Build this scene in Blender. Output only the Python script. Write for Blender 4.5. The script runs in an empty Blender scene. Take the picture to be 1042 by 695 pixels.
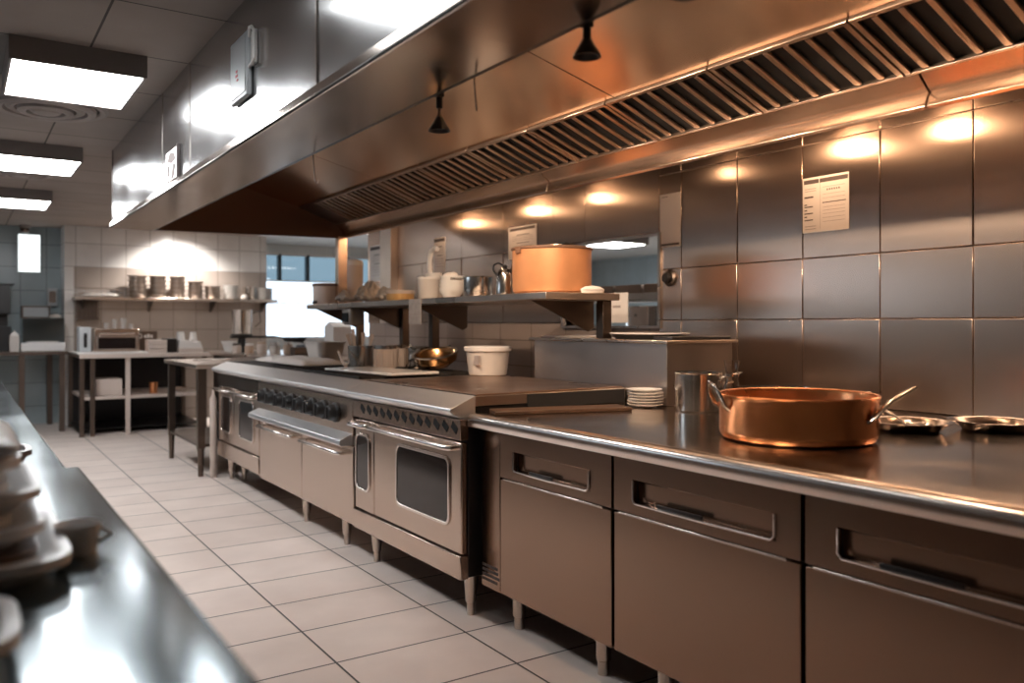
import bpy, bmesh, math, random
from mathutils import Vector, Matrix
random.seed(7)
PI = math.pi
SC = bpy.context.scene
COL = SC.collection

# ------------------------------------------------------------------ materials
def _new(name):
    m = bpy.data.materials.new(name); m.use_nodes = True
    nt = m.node_tree; b = nt.nodes['Principled BSDF']
    return m, nt, b

def plain(name, col, rough=.5, metal=0., bump=0., scale=40., var=.0, coat=0.):
    m, nt, b = _new(name)
    b.inputs['Base Color'].default_value = (*col, 1)
    b.inputs['Roughness'].default_value = rough
    b.inputs['Metallic'].default_value = metal
    if coat: b.inputs['Coat Weight'].default_value = coat
    tc = nt.nodes.new('ShaderNodeTexCoord')
    nz = nt.nodes.new('ShaderNodeTexNoise'); nz.inputs['Scale'].default_value = scale
    nz.inputs['Detail'].default_value = 4
    nt.links.new(tc.outputs['Object'], nz.inputs['Vector'])
    if var:
        mx = nt.nodes.new('ShaderNodeMix'); mx.data_type = 'RGBA'
        mx.inputs[6].default_value = (*[c * (1 - var) for c in col], 1)
        mx.inputs[7].default_value = (*[min(1, c * (1 + var)) for c in col], 1)
        nt.links.new(nz.outputs['Fac'], mx.inputs[0]); nt.links.new(mx.outputs[2], b.inputs['Base Color'])
    if bump:
        bp = nt.nodes.new('ShaderNodeBump'); bp.inputs['Strength'].default_value = bump
        bp.inputs['Distance'].default_value = .01
        nt.links.new(nz.outputs['Fac'], bp.inputs['Height']); nt.links.new(bp.outputs['Normal'], b.inputs['Normal'])
    return m

def steel(name, col=(.60, .58, .56), rough=.25, grain=(2, 2, 200), strength=.12, smudge=.12, sscale=2.5, aniso=0, tan=(0, 1, 0)):
    """brushed steel: fine grain bump, soft smudges in the roughness"""
    m, nt, b = _new(name)
    b.inputs['Metallic'].default_value = 1
    tc = nt.nodes.new('ShaderNodeTexCoord')
    mp = nt.nodes.new('ShaderNodeMapping'); mp.inputs['Scale'].default_value = grain
    nt.links.new(tc.outputs['Object'], mp.inputs['Vector'])
    n1 = nt.nodes.new('ShaderNodeTexNoise'); n1.inputs['Scale'].default_value = 1; n1.inputs['Detail'].default_value = 1
    nt.links.new(mp.outputs['Vector'], n1.inputs['Vector'])
    bp = nt.nodes.new('ShaderNodeBump'); bp.inputs['Strength'].default_value = strength; bp.inputs['Distance'].default_value = .002
    nt.links.new(n1.outputs['Fac'], bp.inputs['Height']); nt.links.new(bp.outputs['Normal'], b.inputs['Normal'])
    if aniso:
        b.inputs['Anisotropic'].default_value = aniso
        cv = nt.nodes.new('ShaderNodeCombineXYZ')
        for k in range(3): cv.inputs[k].default_value = tan[k]
        nt.links.new(cv.outputs[0], b.inputs['Tangent'])
    n2 = nt.nodes.new('ShaderNodeTexNoise'); n2.inputs['Scale'].default_value = sscale; n2.inputs['Detail'].default_value = 1.5
    nt.links.new(tc.outputs['Object'], n2.inputs['Vector'])
    mr = nt.nodes.new('ShaderNodeMapRange'); mr.inputs[1].default_value = .2; mr.inputs[2].default_value = .8
    mr.inputs[3].default_value = max(.03, rough - smudge * .5); mr.inputs[4].default_value = rough + smudge
    nt.links.new(n2.outputs['Fac'], mr.inputs[0]); nt.links.new(mr.outputs[0], b.inputs['Roughness'])
    mx = nt.nodes.new('ShaderNodeMix'); mx.data_type = 'RGBA'
    mx.inputs[6].default_value = (*[c * .93 for c in col], 1); mx.inputs[7].default_value = (*col, 1)
    nt.links.new(n2.outputs['Fac'], mx.inputs[0]); nt.links.new(mx.outputs[2], b.inputs['Base Color'])
    return m

def glow(name, col, s):
    m, nt, b = _new(name)
    b.inputs['Base Color'].default_value = (.8, .8, .8, 1)
    b.inputs['Emission Color'].default_value = (*col, 1)
    b.inputs['Emission Strength'].default_value = s
    return m

def tiles(name, axes, w, h, off, c1, c2, mortar, msize=.004, rough=.3, bump=.4, offset=0.):
    """square tile grid in world metres. axes: which object axes run along the tile's width and height"""
    m, nt, b = _new(name)
    tc = nt.nodes.new('ShaderNodeTexCoord'); sp = nt.nodes.new('ShaderNodeSeparateXYZ'); cb = nt.nodes.new('ShaderNodeCombineXYZ')
    nt.links.new(tc.outputs['Object'], sp.inputs[0])
    for i, (a, o) in enumerate(zip(axes, off)):
        ad = nt.nodes.new('ShaderNodeMath'); ad.operation = 'ADD'; ad.inputs[1].default_value = -o + 100 * (w, h)[i]
        nt.links.new(sp.outputs['XYZ'.index(a)], ad.inputs[0]); nt.links.new(ad.outputs[0], cb.inputs[i])
    br = nt.nodes.new('ShaderNodeTexBrick'); br.offset = offset; br.squash = 1
    br.inputs['Scale'].default_value = 1; br.inputs['Brick Width'].default_value = w; br.inputs['Row Height'].default_value = h
    br.inputs['Mortar Size'].default_value = msize; br.inputs['Mortar Smooth'].default_value = .3; br.inputs['Bias'].default_value = 0
    br.inputs['Color1'].default_value = (*c1, 1); br.inputs['Color2'].default_value = (*c2, 1); br.inputs['Mortar'].default_value = (*mortar, 1)
    nt.links.new(cb.outputs[0], br.inputs['Vector'])
    nz = nt.nodes.new('ShaderNodeTexNoise'); nz.inputs['Scale'].default_value = 3; nz.inputs['Detail'].default_value = 6
    nt.links.new(tc.outputs['Object'], nz.inputs['Vector'])
    mx = nt.nodes.new('ShaderNodeMix'); mx.data_type = 'RGBA'; mx.blend_type = 'MULTIPLY'; mx.inputs[0].default_value = .35
    nt.links.new(br.outputs['Color'], mx.inputs[6])
    cr = nt.nodes.new('ShaderNodeValToRGB'); cr.color_ramp.elements[0].position = .35; cr.color_ramp.elements[1].position = .65
    cr.color_ramp.elements[0].color = (.72, .68, .66, 1); cr.color_ramp.elements[1].color = (1, 1, 1, 1)
    nt.links.new(nz.outputs['Fac'], cr.inputs[0]); nt.links.new(cr.outputs[0], mx.inputs[7])
    nt.links.new(mx.outputs[2], b.inputs['Base Color'])
    bp = nt.nodes.new('ShaderNodeBump'); bp.inputs['Strength'].default_value = bump; bp.inputs['Distance'].default_value = .003; bp.invert = True
    nt.links.new(br.outputs['Fac'], bp.inputs['Height']); nt.links.new(bp.outputs['Normal'], b.inputs['Normal'])
    b.inputs['Roughness'].default_value = rough
    return m, nt, b

MT = {}
MT['floor'] = tiles('floor tiles', 'XY', .57, .385, (.63, .33), (.90, .79, .72), (.83, .72, .65), (.05, .04, .035), .005, .34)[0]
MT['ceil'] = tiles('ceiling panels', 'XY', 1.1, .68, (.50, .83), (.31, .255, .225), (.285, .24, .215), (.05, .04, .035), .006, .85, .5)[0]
MT['walltile_hi'] = tiles('white glazed wall tiles', 'XZ', .295, .30, (1.25, 2.03), (.74, .71, .68), (.69, .66, .63), (.30, .27, .25), .004, .22)[0]
MT['walltile_lo'] = tiles('tan glazed wall tiles', 'XZ', .295, .27, (1.25, 2.03), (.40, .335, .29), (.36, .30, .26), (.14, .11, .09), .004, .28)[0]
MT['walltile_blue'] = tiles('pale blue glazed wall tiles', 'XZ', .295, .30, (1.25, 2.03), (.42, .50, .52), (.38, .46, .49), (.12, .13, .13), .004, .25)[0]
MT['walltile_side'] = tiles('brown beige wall tiles', 'YZ', .42, .19, (.0, 1.17), (.40, .31, .26), (.34, .265, .225), (.12, .085, .065), .004, .3)[0]
MT['annexwall'] = tiles('bluish annex tiles', 'YZ', .6, .5, (0, 0), (.42, .50, .53), (.40, .48, .51), (.25, .3, .32), .004, .35)[0]
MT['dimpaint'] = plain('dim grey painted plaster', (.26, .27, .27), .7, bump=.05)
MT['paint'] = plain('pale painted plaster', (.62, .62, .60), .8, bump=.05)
MT['darkpaint'] = plain('dim painted plaster', (.30, .27, .25), .8, bump=.05)

MT['st'] = steel('brushed steel', (.60, .52, .46), .27, (4, 4, 260), .10)  # warm light is tinted into most of these steel colours
MT['st_wall'] = steel('brushed steel wall sheet', (.58, .45, .37), .27, (4, 160, 3), .05, .0, .5, .75, (0, 1, 0))
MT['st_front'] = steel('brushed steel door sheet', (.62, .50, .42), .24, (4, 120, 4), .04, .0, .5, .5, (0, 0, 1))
MT['st_cab'] = steel('darkened brown cabinet sheet', (.37, .255, .19), .24, (4, 120, 4), .04, .0, .5, .6, (0, 0, 1))  # brown steel, darkened in colour so the cabinet fronts look dim
MT['st_hood'] = steel('hood steel', (.56, .56, .56), .21, (4, 140, 4), .08, .06)
MT['st_hoodin'] = steel('hood interior steel', (.74, .52, .37), .22, (160, 3, 3), .04, .0, .5, .8, (1, 0, -.26))  # orange of the lamp light is put into this colour
MT['st_top'] = steel('worktop steel', (.55, .47, .41), .13, (60, 4, 60), .05, .10, 5)
MT['st_table'] = steel('table steel', (.26, .31, .33), .13, (60, 4, 60), .05, .08, 2)
MT['st_pot'] = steel('polished pot steel', (.66, .62, .58), .16, (3, 3, 160), .05, .06)
MT['chrome'] = plain('chrome', (.80, .74, .69), .2, 1.)
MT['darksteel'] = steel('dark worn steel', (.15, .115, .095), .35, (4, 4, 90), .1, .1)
MT['baffle'] = steel('baffle steel', (.42, .31, .24), .30, (4, 90, 4), .05, .05)
MT['black'] = plain('black enamel', (.012, .010, .010), .35)
MT['blackmat'] = plain('gap black', (.006, .005, .005), .8)  # flat black that puts the dark of gaps and recesses into colour
MT['blackknob'] = plain('matt black knob', (.008, .007, .007), .5)
MT['blackplastic'] = plain('black plastic', (.018, .016, .016), .3)
MT['glassdark'] = plain('dark oven glass', (.012, .007, .006), .12)
MT['griddle'] = steel('griddle plate', (.34, .23, .17), .30, (60, 4, 60), .08, .15, 4)
MT['castiron'] = plain('cast iron', (.03, .026, .024), .55, .4, .2, 60)
MT['white'] = plain('white plastic', (.72, .68, .65), .4)
MT['tubwhite'] = plain('milky tub plastic', (.58, .53, .49), .35, var=.08, scale=6)
MT['porcelain'] = plain('white porcelain', (.76, .73, .70), .12)
MT['cloth'] = plain('white cloth', (.70, .64, .59), .9, bump=.6, scale=25)
MT['paper'] = plain('paper', (.82, .76, .72), .8)
MT['ink'] = plain('ink', (.10, .08, .075), .7)
MT['inkgrey'] = plain('faint ink', (.40, .34, .32), .8)
MT['red'] = plain('red mark', (.55, .04, .05), .5)
MT['copper'] = steel('polished copper', (.95, .42, .19), .22, (3, 3, 60), .06, .08, 6)
MT['orangepot'] = plain('worn orange copper pot', (.60, .27, .12), .45, .35, .15, 9, var=.18)
MT['tin'] = plain('yellow tin', (.66, .40, .16), .4, .3, var=.15, scale=20)
MT['bronze'] = steel('bronze bowl', (.70, .40, .18), .2, (3, 3, 60), .05, .08, 8)
MT['stain'] = plain('brown baked rim', (.16, .08, .045), .6)
MT['card'] = plain('cardboard', (.46, .34, .26), .8, var=.08)
MT['crock'] = plain('cream crock', (.60, .50, .44), .45, var=.12, scale=5)
MT['bag'] = plain('crumpled film', (.50, .44, .39), .3, .2, .8, 14, var=.4)
MT['wire'] = plain('wire', (.75, .68, .62), .25, 1.)
MT['boxgrey'] = plain('pale grey painted metal', (.50, .52, .53), .4)
def mk_wood():
    m, nt, b = _new('dark wood')
    tc = nt.nodes.new('ShaderNodeTexCoord'); mp = nt.nodes.new('ShaderNodeMapping'); mp.inputs['Scale'].default_value = (2, 40, 10); mp.inputs['Rotation'].default_value = (0, 0, .267)
    nz = nt.nodes.new('ShaderNodeTexNoise'); nz.inputs['Scale'].default_value = 3; nz.inputs['Detail'].default_value = 6
    cr = nt.nodes.new('ShaderNodeValToRGB'); cr.color_ramp.elements[0].color = (.03, .015, .010, 1); cr.color_ramp.elements[1].color = (.11, .06, .035, 1)
    nt.links.new(tc.outputs['Object'], mp.inputs[0]); nt.links.new(mp.outputs[0], nz.inputs['Vector']); nt.links.new(nz.outputs['Fac'], cr.inputs[0]); nt.links.new(cr.outputs[0], b.inputs['Base Color'])
    b.inputs['Roughness'].default_value = .35
    return m
MT['wood'] = mk_wood()
def mk_glass(name, col, rough=0., ior=1.45):
    m, nt, b = _new(name)
    b.inputs['Base Color'].default_value = (*col, 1); b.inputs['Transmission Weight'].default_value = 1
    b.inputs['Roughness'].default_value = rough; b.inputs['IOR'].default_value = ior
    return m
MT['glass'] = mk_glass('clear glass', (.95, .93, .9))
def mk_pane(name, col):
    m, nt, b = _new(name)
    out = nt.nodes['Material Output']; nt.nodes.remove(b)
    t = nt.nodes.new('ShaderNodeBsdfTransparent'); t.inputs[0].default_value = (*col, 1)
    g = nt.nodes.new('ShaderNodeBsdfGlossy'); g.inputs['Roughness'].default_value = .03
    mx = nt.nodes.new('ShaderNodeMixShader'); mx.inputs[0].default_value = .06
    nt.links.new(t.outputs[0], mx.inputs[1]); nt.links.new(g.outputs[0], mx.inputs[2]); nt.links.new(mx.outputs[0], out.inputs[0])
    return m
MT['pane'] = mk_pane('window glass', (.95, .97, 1)); MT['panetint'] = mk_pane('tinted window glass', (.36, .42, .45))
MT['lamp'] = glow('lamp diffuser', (.97, .98, 1.), 31)
MT['lampdim'] = glow('weaker lamp diffuser', (.95, .98, 1.), 4.5)
MT['lampwarm'] = glow('lamp diffuser warm', (1., .93, .86), 10)
MT['bulb'] = glow('warm bulb glass', (1., .62, .34), 12)
MT['sign_lit'] = glow('lit panel', (.93, 1., 1.), 1.6)

MT['boxdark'] = plain('grey brown lamp housing', (.20, .17, .155), .5)
MT['ventm'] = plain('vent enamel', (.30, .25, .225), .5)
MT['ventdark'] = plain('vent shadow gap', (.05, .04, .036), .8)
MT['st_lip'] = steel('lip steel', (.64, .56, .50), .14, (4, 60, 4), .05, .07)
MT['st_trim'] = steel('trim steel', (.70, .52, .40), .22, (4, 60, 4), .05, .05)
MT['st_endshade'] = steel('shaded end steel', (.10, .065, .05), .35, (4, 60, 4), .05, .05)  # hood steel darkened in the colour for the shade at the far end
MT['st_bull'] = steel('lightened landing steel', (.80, .80, .80), .42, (4, 60, 4), .05, .05)  # lightened in colour for the ceiling lamps reflected in it
MT['st_edge'] = steel('lightened edge steel', (.82, .74, .68), .22, (4, 30, 4), .04, .04)  # highlight along the edge is put into the paler colour
MT['st_box'] = steel('housing steel', (.46, .41, .38), .32, (4, 90, 4), .14, .1)
MT['ticket'] = plain('grey ticket', (.42, .38, .36), .5, .3, .3, 30, .25)
MT['tubclear'] = plain('greyish clear plastic', (.34, .31, .28), .15, .2, var=.2, scale=10)
MT['silver'] = steel('bright silver dish', (.66, .62, .59), .13, (3, 3, 30), .03, .06, 6)
MT['crocksteel'] = plain('lightened pilaster steel', (.74, .64, .56), .35, .6)  # steel paled in colour for the reflection on the pilaster
MT['fgwhite'] = plain('greyish white ware', (.82, .83, .83), .35)
MT['fgdark'] = plain('brown ware', (.16, .12, .10), .3)
MT['glassy'] = plain('cloudy glass', (.55, .5, .46), .15, .2)
MT['panst'] = steel('dull pan steel', (.44, .37, .32), .28, (3, 3, 40), .05, .1)

# ------------------------------------------------------------------ mesh helper
def basis(d):
    d = Vector(d).normalized(); a = Vector((0, 0, 1)) if abs(d.z) < .9 else Vector((1, 0, 0))
    x = d.cross(a).normalized(); return x, d.cross(x).normalized(), d

class B:
    def __init__(s): s.bm = bmesh.new()
    def box(s, x0, x1, y0, y1, z0, z1, rot=0, tilt=None):
        c = Vector(((x0 + x1) / 2, (y0 + y1) / 2, (z0 + z1) / 2))
        M = Matrix.Translation(c) @ Matrix.Rotation(rot, 4, 'Z')
        if tilt: M = M @ tilt
        M = M @ Matrix.Diagonal((abs(x1 - x0), abs(y1 - y0), abs(z1 - z0), 1))
        bmesh.ops.create_cube(s.bm, size=1, matrix=M); return s
    def lathe(s, c, prof, n=40, axis=(0, 0, 1), squash=(1, 1)):
        ax, ay, az = (Vector((1, 0, 0)), Vector((0, 1, 0)), Vector((0, 0, 1))) if tuple(axis) == (0, 0, 1) else basis(axis)
        c = Vector(c); rings = []
        for r, z in prof:
            if r < 1e-6: rings.append([s.bm.verts.new(c + az * z)])
            else: rings.append([s.bm.verts.new(c + az * z + ax * (r * squash[0] * math.cos(2 * PI * i / n)) + ay * (r * squash[1] * math.sin(2 * PI * i / n))) for i in range(n)])
        for a, b in zip(rings, rings[1:]):
            for i in range(n):
                j = (i + 1) % n
                if len(a) == 1 and len(b) == 1: continue
                f = [a[0], b[j], b[i]] if len(a) == 1 else [a[i], a[j], b[0]] if len(b) == 1 else [a[i], a[j], b[j], b[i]]
                s.bm.faces.new(f)
        return s
    def cyl(s, p0, p1, r0, r1=None, n=20):
        r1 = r0 if r1 is None else r1; p0, p1 = Vector(p0), Vector(p1); L = (p1 - p0).length
        return s.lathe(p0, [(0, 0), (r0, 0), (r1, L), (0, L)], n, tuple((p1 - p0).normalized()) if (p1 - p0).normalized() != Vector((0, 0, 1)) else (0, 0, 1))
    def tube(s, pts, r, n=10, flat=1.):
        pts = [Vector(p) for p in pts]; rings = []; ref = None
        for i, p in enumerate(pts):
            d = (pts[min(i + 1, len(pts) - 1)] - pts[max(i - 1, 0)]).normalized()
            if ref is None: x, y, _ = basis(d)
            else:
                x = (ref - d * ref.dot(d)).normalized(); y = d.cross(x).normalized()
            ref = x; rr = r[i] if isinstance(r, (list, tuple)) else r
            rings.append([s.bm.verts.new(p + x * rr * math.cos(2 * PI * k / n) + y * rr * flat * math.sin(2 * PI * k / n)) for k in range(n)])
        for a, b in zip(rings, rings[1:]):
            for k in range(n): s.bm.faces.new([a[k], a[(k + 1) % n], b[(k + 1) % n], b[k]])
        s.bm.faces.new(rings[0]); s.bm.faces.new(rings[-1]); return s
    def prism(s, prof, a0, a1, axis='y'):
        def P(u, v, a): return (u, a, v) if axis == 'y' else (a, u, v) if axis == 'x' else (u, v, a)
        A = [s.bm.verts.new(P(u, v, a0)) for u, v in prof]; Bv = [s.bm.verts.new(P(u, v, a1)) for u, v in prof]
        n = len(prof)
        for i in range(n): s.bm.faces.new([A[i], A[(i + 1) % n], Bv[(i + 1) % n], Bv[i]])
        s.bm.faces.new(A); s.bm.faces.new(Bv); return s
    def build(s, name, mat, parent=None, bevel=0., origin=(0, 0, 0), ang=35, bseg=2, noise=0, nscale=8, subd=0):
        bmesh.ops.recalc_face_normals(s.bm, faces=s.bm.faces)
        off = wl(parent) if parent is not None else Vector(origin)
        bmesh.ops.translate(s.bm, verts=s.bm.verts, vec=-off)
        me = bpy.data.meshes.new(name); s.bm.to_mesh(me); s.bm.free()
        me.materials.append(MT[mat] if isinstance(mat, str) else mat)
        me.shade_smooth(); me.set_sharp_from_angle(angle=math.radians(ang))
        o = bpy.data.objects.new(name, me); COL.objects.link(o)
        if parent is not None: o.parent = parent
        else: o.location = off
        if bevel:
            md = o.modifiers.new('bevel', 'BEVEL'); md.width = bevel; md.segments = bseg; md.limit_method = 'ANGLE'; md.angle_limit = math.radians(40)
            md.harden_normals = False
        if subd:
            md = o.modifiers.new('sub', 'SUBSURF'); md.levels = subd; md.render_levels = subd
        if noise:
            tx = bpy.data.textures.new(name + ' folds', 'CLOUDS'); tx.noise_scale = 1 / nscale
            md = o.modifiers.new('fold', 'DISPLACE'); md.texture = tx; md.strength = noise; md.texture_coords = 'LOCAL'
        return o

def wl(o):
    v = Vector((0, 0, 0))
    while o is not None: v = v + o.location; o = o.parent
    return v
def tag(o, label, cat, group=None, kind=None):
    if label: o['label'] = label
    if cat: o['category'] = cat
    if group: o['group'] = group
    if kind: o['kind'] = kind
    return o
def thing(name, loc, label, cat, group=None):
    o = bpy.data.objects.new(name, None); COL.objects.link(o); o.location = loc; o.empty_display_size = .1
    return tag(o, label, cat, group)
def struct(o, label=None):
    o['kind'] = 'structure'
    if label: o['label'] = label
    return o
KIDS = lambda o: [c for c in bpy.data.objects if c.parent == o]
def dup(o, loc, label=None, group=None, rz=None, scale=None):
    c = o.copy(); COL.objects.link(c); c.location = loc
    if rz is not None: c.rotation_euler = (0, 0, rz)
    if scale is not None: c.scale = scale
    if label: c['label'] = label
    if group: c['group'] = group
    for k in KIDS(o):
        d = k.copy(); COL.objects.link(d); d.parent = c
        for g in KIDS(k):
            e = g.copy(); COL.objects.link(e); e.parent = d
    return c

# ================================================================== SETTING
CE = 2.55
struct(B().box(-2.6, 10.7, -2.2, 15, -.1, 0).build('floor', 'floor'), 'pinkish beige rectangular floor tiles with dark grout')
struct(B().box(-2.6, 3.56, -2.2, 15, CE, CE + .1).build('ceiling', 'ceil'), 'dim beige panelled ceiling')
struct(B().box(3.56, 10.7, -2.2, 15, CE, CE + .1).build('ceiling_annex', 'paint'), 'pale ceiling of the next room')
# left wall, with an unseen window opening added for cool daylight
b = B()
b.box(-2.6, -2.4, -2.2, 5.6, 0, CE).box(-2.6, -2.4, 8.4, 12.6, 0, CE).box(-2.6, -2.4, 5.6, 8.4, 0, 1.45).box(-2.6, -2.4, 5.6, 8.4, 2.2, CE)
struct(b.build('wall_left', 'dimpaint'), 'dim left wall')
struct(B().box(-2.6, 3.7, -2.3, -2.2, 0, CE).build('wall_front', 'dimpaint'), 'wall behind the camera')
w = struct(B().box(-2.56, -2.52, 5.6, 8.4, 1.45, 2.2).build('window_added', 'pane'), 'long unseen side window added for cool light')
b = B()
for y in (5.62, 7.0, 8.38): b.box(-2.58, -2.48, y - .03, y + .03, 1.45, 2.2)
b.box(-2.58, -2.48, 5.6, 8.4, 1.45, 1.49).box(-2.58, -2.48, 5.6, 8.4, 2.16, 2.2)
b.build('window_frame', 'white', w)
# end wall, white tiles above tan ones
struct(B().box(1.226, 3.70, 12, 12.14, 2.03, CE).build('wall_end', 'walltile_hi'), 'white glazed tiles above the wall shelf')
struct(B().box(1.226, 3.70, 12, 12.14, 0, 2.03).build('wall_end_lower', 'walltile_lo'), 'tan glazed tiles of the end wall')
struct(B().box(-2.4, 1.226, 12.45, 12.6, 0, CE).build('wall_end_left', 'walltile_blue'), 'pale blue tiled recess of the end wall')
struct(B().box(1.12, 1.226, 12.0, 12.5, 0, CE).build('wall_end_return', 'walltile_hi'), 'corner of the end wall')
# right wall: masonry core then steel sheets in front
WX = 3.5
b = B()
b.box(WX + .008, WX + .12, -2.2, 3.68, 0, CE)
b.box(WX + .008, WX + .12, 3.68, 4.62, 0, 1.28).box(WX + .008, WX + .12, 3.68, 4.62, 1.84, CE).box(WX + .008, WX + .12, 4.62, 7.95, 0, CE)
struct(b.build('wall_right', 'walltile_side'), 'beige brown tiles of the right wall')
def sheets(name, ys, zs, mat, seed, tiltamt=.006):
    random.seed(seed); b = B()
    for y0, y1 in zip(ys, ys[1:]):
        for z0, z1 in zip(zs, zs[1:]):
            t = Matrix.Rotation(random.uniform(-tiltamt, tiltamt), 4, 'Z') @ Matrix.Rotation(random.uniform(-tiltamt, tiltamt), 4, 'Y')
            b.box(WX - .006, WX + .004, y0 + .0025, y1 - .0025, z0 + .0025, z1 - .0025, tilt=t)
    return b.build(name, mat, bevel=.002)
ys = [-2.2, -1.1] + [-.683 + .418 * k for k in range(11)]
ys = ys[:-1] + [3.497, 3.68]
ys = sorted(set(round(y, 3) for y in ys))
struct(sheets('wall_right_panels', ys, [.905, 1.315, 1.615, 2.176, 2.30], 'st_wall', 3), 'brushed steel sheets in a grid on the right wall')
struct(sheets('wall_right_header', [3.68, 4.39, 4.756, 5.4, 6.04, 6.75, 7.25], [1.84, 2.30], 'st_wall', 5), 'steel sheets over the pass opening')
struct(sheets('wall_right_back', [4.62, 5.4, 6.04, 6.75, 7.25], [1.30, 1.84], 'st_wall', 8), 'steel sheets behind the overshelf')
struct(sheets('wall_right_far', [7.50, 7.95], [1.30, 2.30], 'st_wall', 9), 'steel sheet at the end of the right wall')
struct(B().box(3.42, 3.50, 7.255, 7.495, 1.30, 2.5).build('trim_1', 'crocksteel', bevel=.004), 'bright steel pilaster on the right wall')
b = B().box(WX - .02, WX + .13, 3.66, 3.68, 1.28, 1.84).box(WX - .02, WX + .13, 4.62, 4.64, 1.28, 1.84).box(WX - .02, WX + .13, 3.66, 4.64, 1.265, 1.28)
struct(b.build('trim_2', 'st'), 'steel edging round the pass opening')
# annex (bright room beyond)
b = B()
b.box(3.70, 3.95, 13.0, 13.15, 0, CE).box(8.6, 10.7, 13.0, 13.15, 0, CE).box(3.95, 8.6, 13.0, 13.15, 0, 1.05).box(3.95, 8.6, 13.0, 13.15, 2.42, CE)
struct(b.build('wall_annex_end', 'paint'), 'pale wall round the bright window')
struct(B().box(3.58, 3.70, 12.14, 13.0, 0, CE).build('wall_annex_return', 'paint'))
struct(B().box(10.5, 10.7, -2.2, 13.1, 0, CE).build('wall_annex_right', 'annexwall'), 'bluish wall of the next room')
struct(B().box(3.62, 10.7, -.2, 0, 0, CE).build('wall_annex_near', 'paint'))
w = struct(B().box(3.95, 8.6, 13.05, 13.07, 1.05, 1.98).build('window_2', 'pane'), 'big bright window of the next room')
b = B().box(3.95, 8.6, 13.0, 13.1, 1.05, 1.09).box(3.95, 8.6, 13.0, 13.1, 1.965, 1.985).box(3.95, 8.6, 13.0, 13.1, 2.38, 2.42)
b.build('window_frame', 'white', w)
b = B()
for x in (4.224, 4.68, 5.35, 6.2, 7.1): b.box(x - .022, x + .022, 12.99, 13.1, 1.985, 2.4)
b.build('mullion', 'black', w)
B().box(3.95, 8.6, 13.05, 13.07, 1.985, 2.38).build('tinted_pane', 'panetint', w)

# ------------------------------------------------------------------ ceiling lamps
def ceil_lamp(x0, x1, y0, y1, drop, label, mat='lamp', group=None):
    t = thing('ceiling_light', ((x0 + x1) / 2, (y0 + y1) / 2, CE), label, 'ceiling light', group)
    b = B(); z0 = CE - drop; fw = .014
    b.box(x0, x1, y0, y0 + fw, z0, CE).box(x0, x1, y1 - fw, y1, z0, CE).box(x0, x0 + fw, y0 + fw, y1 - fw, z0, CE).box(x1 - fw, x1, y0 + fw, y1 - fw, z0, CE)
    b.build('housing', 'boxdark', t, bevel=.003)
    B().box(x0 + fw, x1 - fw, y0 + fw, y1 - fw, z0 + .006, z0 + .012).build('diffuser', mat, t)
    return t
for y, lab in ((2.26, 'unseen box ceiling light added for its glare on the hood front'),  # unseen lamp, added for glare on the hood front
               (4.22, 'large glowing box ceiling light, nearest of the row at top left'),
               (6.66, 'glowing box ceiling light, middle one of the row at left'),
               (8.97, 'smallest glowing box ceiling light, farthest of the row at left')):
    ceil_lamp(.18, .74, y, y + .71, .105, lab, 'lampdim' if y < 3 else 'lamp')
def vent(x, y, r, lab):
    t = thing('ceiling_vent', (x, y, CE), lab, 'air vent')
    b = B()
    for k, rr in enumerate((1., .80, .62, .44)):
        R = r * rr; z = -.004 - .012 * (k % 2) - .006 * k
        b.lathe((x, y, CE), [(R, 0), (R, z), (R - .02, z - .012), (R - .045, z - .006), (R - .05, 0)], 48)
    b.build('ring', 'ventm', t)
    B().lathe((x, y, CE), [(0, -.045), (r * .2, -.042), (r * .28, -.02), (r * .28, 0)], 32).build('hub', 'ventm', t)
    B().lathe((x, y, CE), [(0, -.002), (r * .98, -.002)], 40).build('backing', 'ventdark', t)
vent(.42, 5.52, .33, 'round ringed ceiling vent beside the nearest box light')
vent(.42, 7.98, .30, 'round ringed ceiling vent beyond the middle box light')
# downlight over the end wall
t = thing('downlight', (2.45, 11.45, CE), 'small recessed round downlight shining on the end wall', 'ceiling light')
B().lathe((2.45, 11.45, CE), [(.13, 0), (.13, -.01), (.10, -.012), (.095, -.003)], 32).build('ring', 'white', t)
B().lathe((2.45, 11.45, CE), [(0, -.004), (.095, -.004)], 32).build('lens', 'lamp', t)
ceil_lamp(3.86, 5.7, 9.3, 9.75, .13, 'long white box light hanging in the bright next room', 'lampwarm')
ceil_lamp(7.6, 8.25, 8.9, 9.6, .12, 'dark sided box light seen through the pass opening', 'lamp')
ceil_lamp(6.0, 6.6, 4.6, 5.3, .12, 'box light of the next room out of sight', 'lamp')

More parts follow.
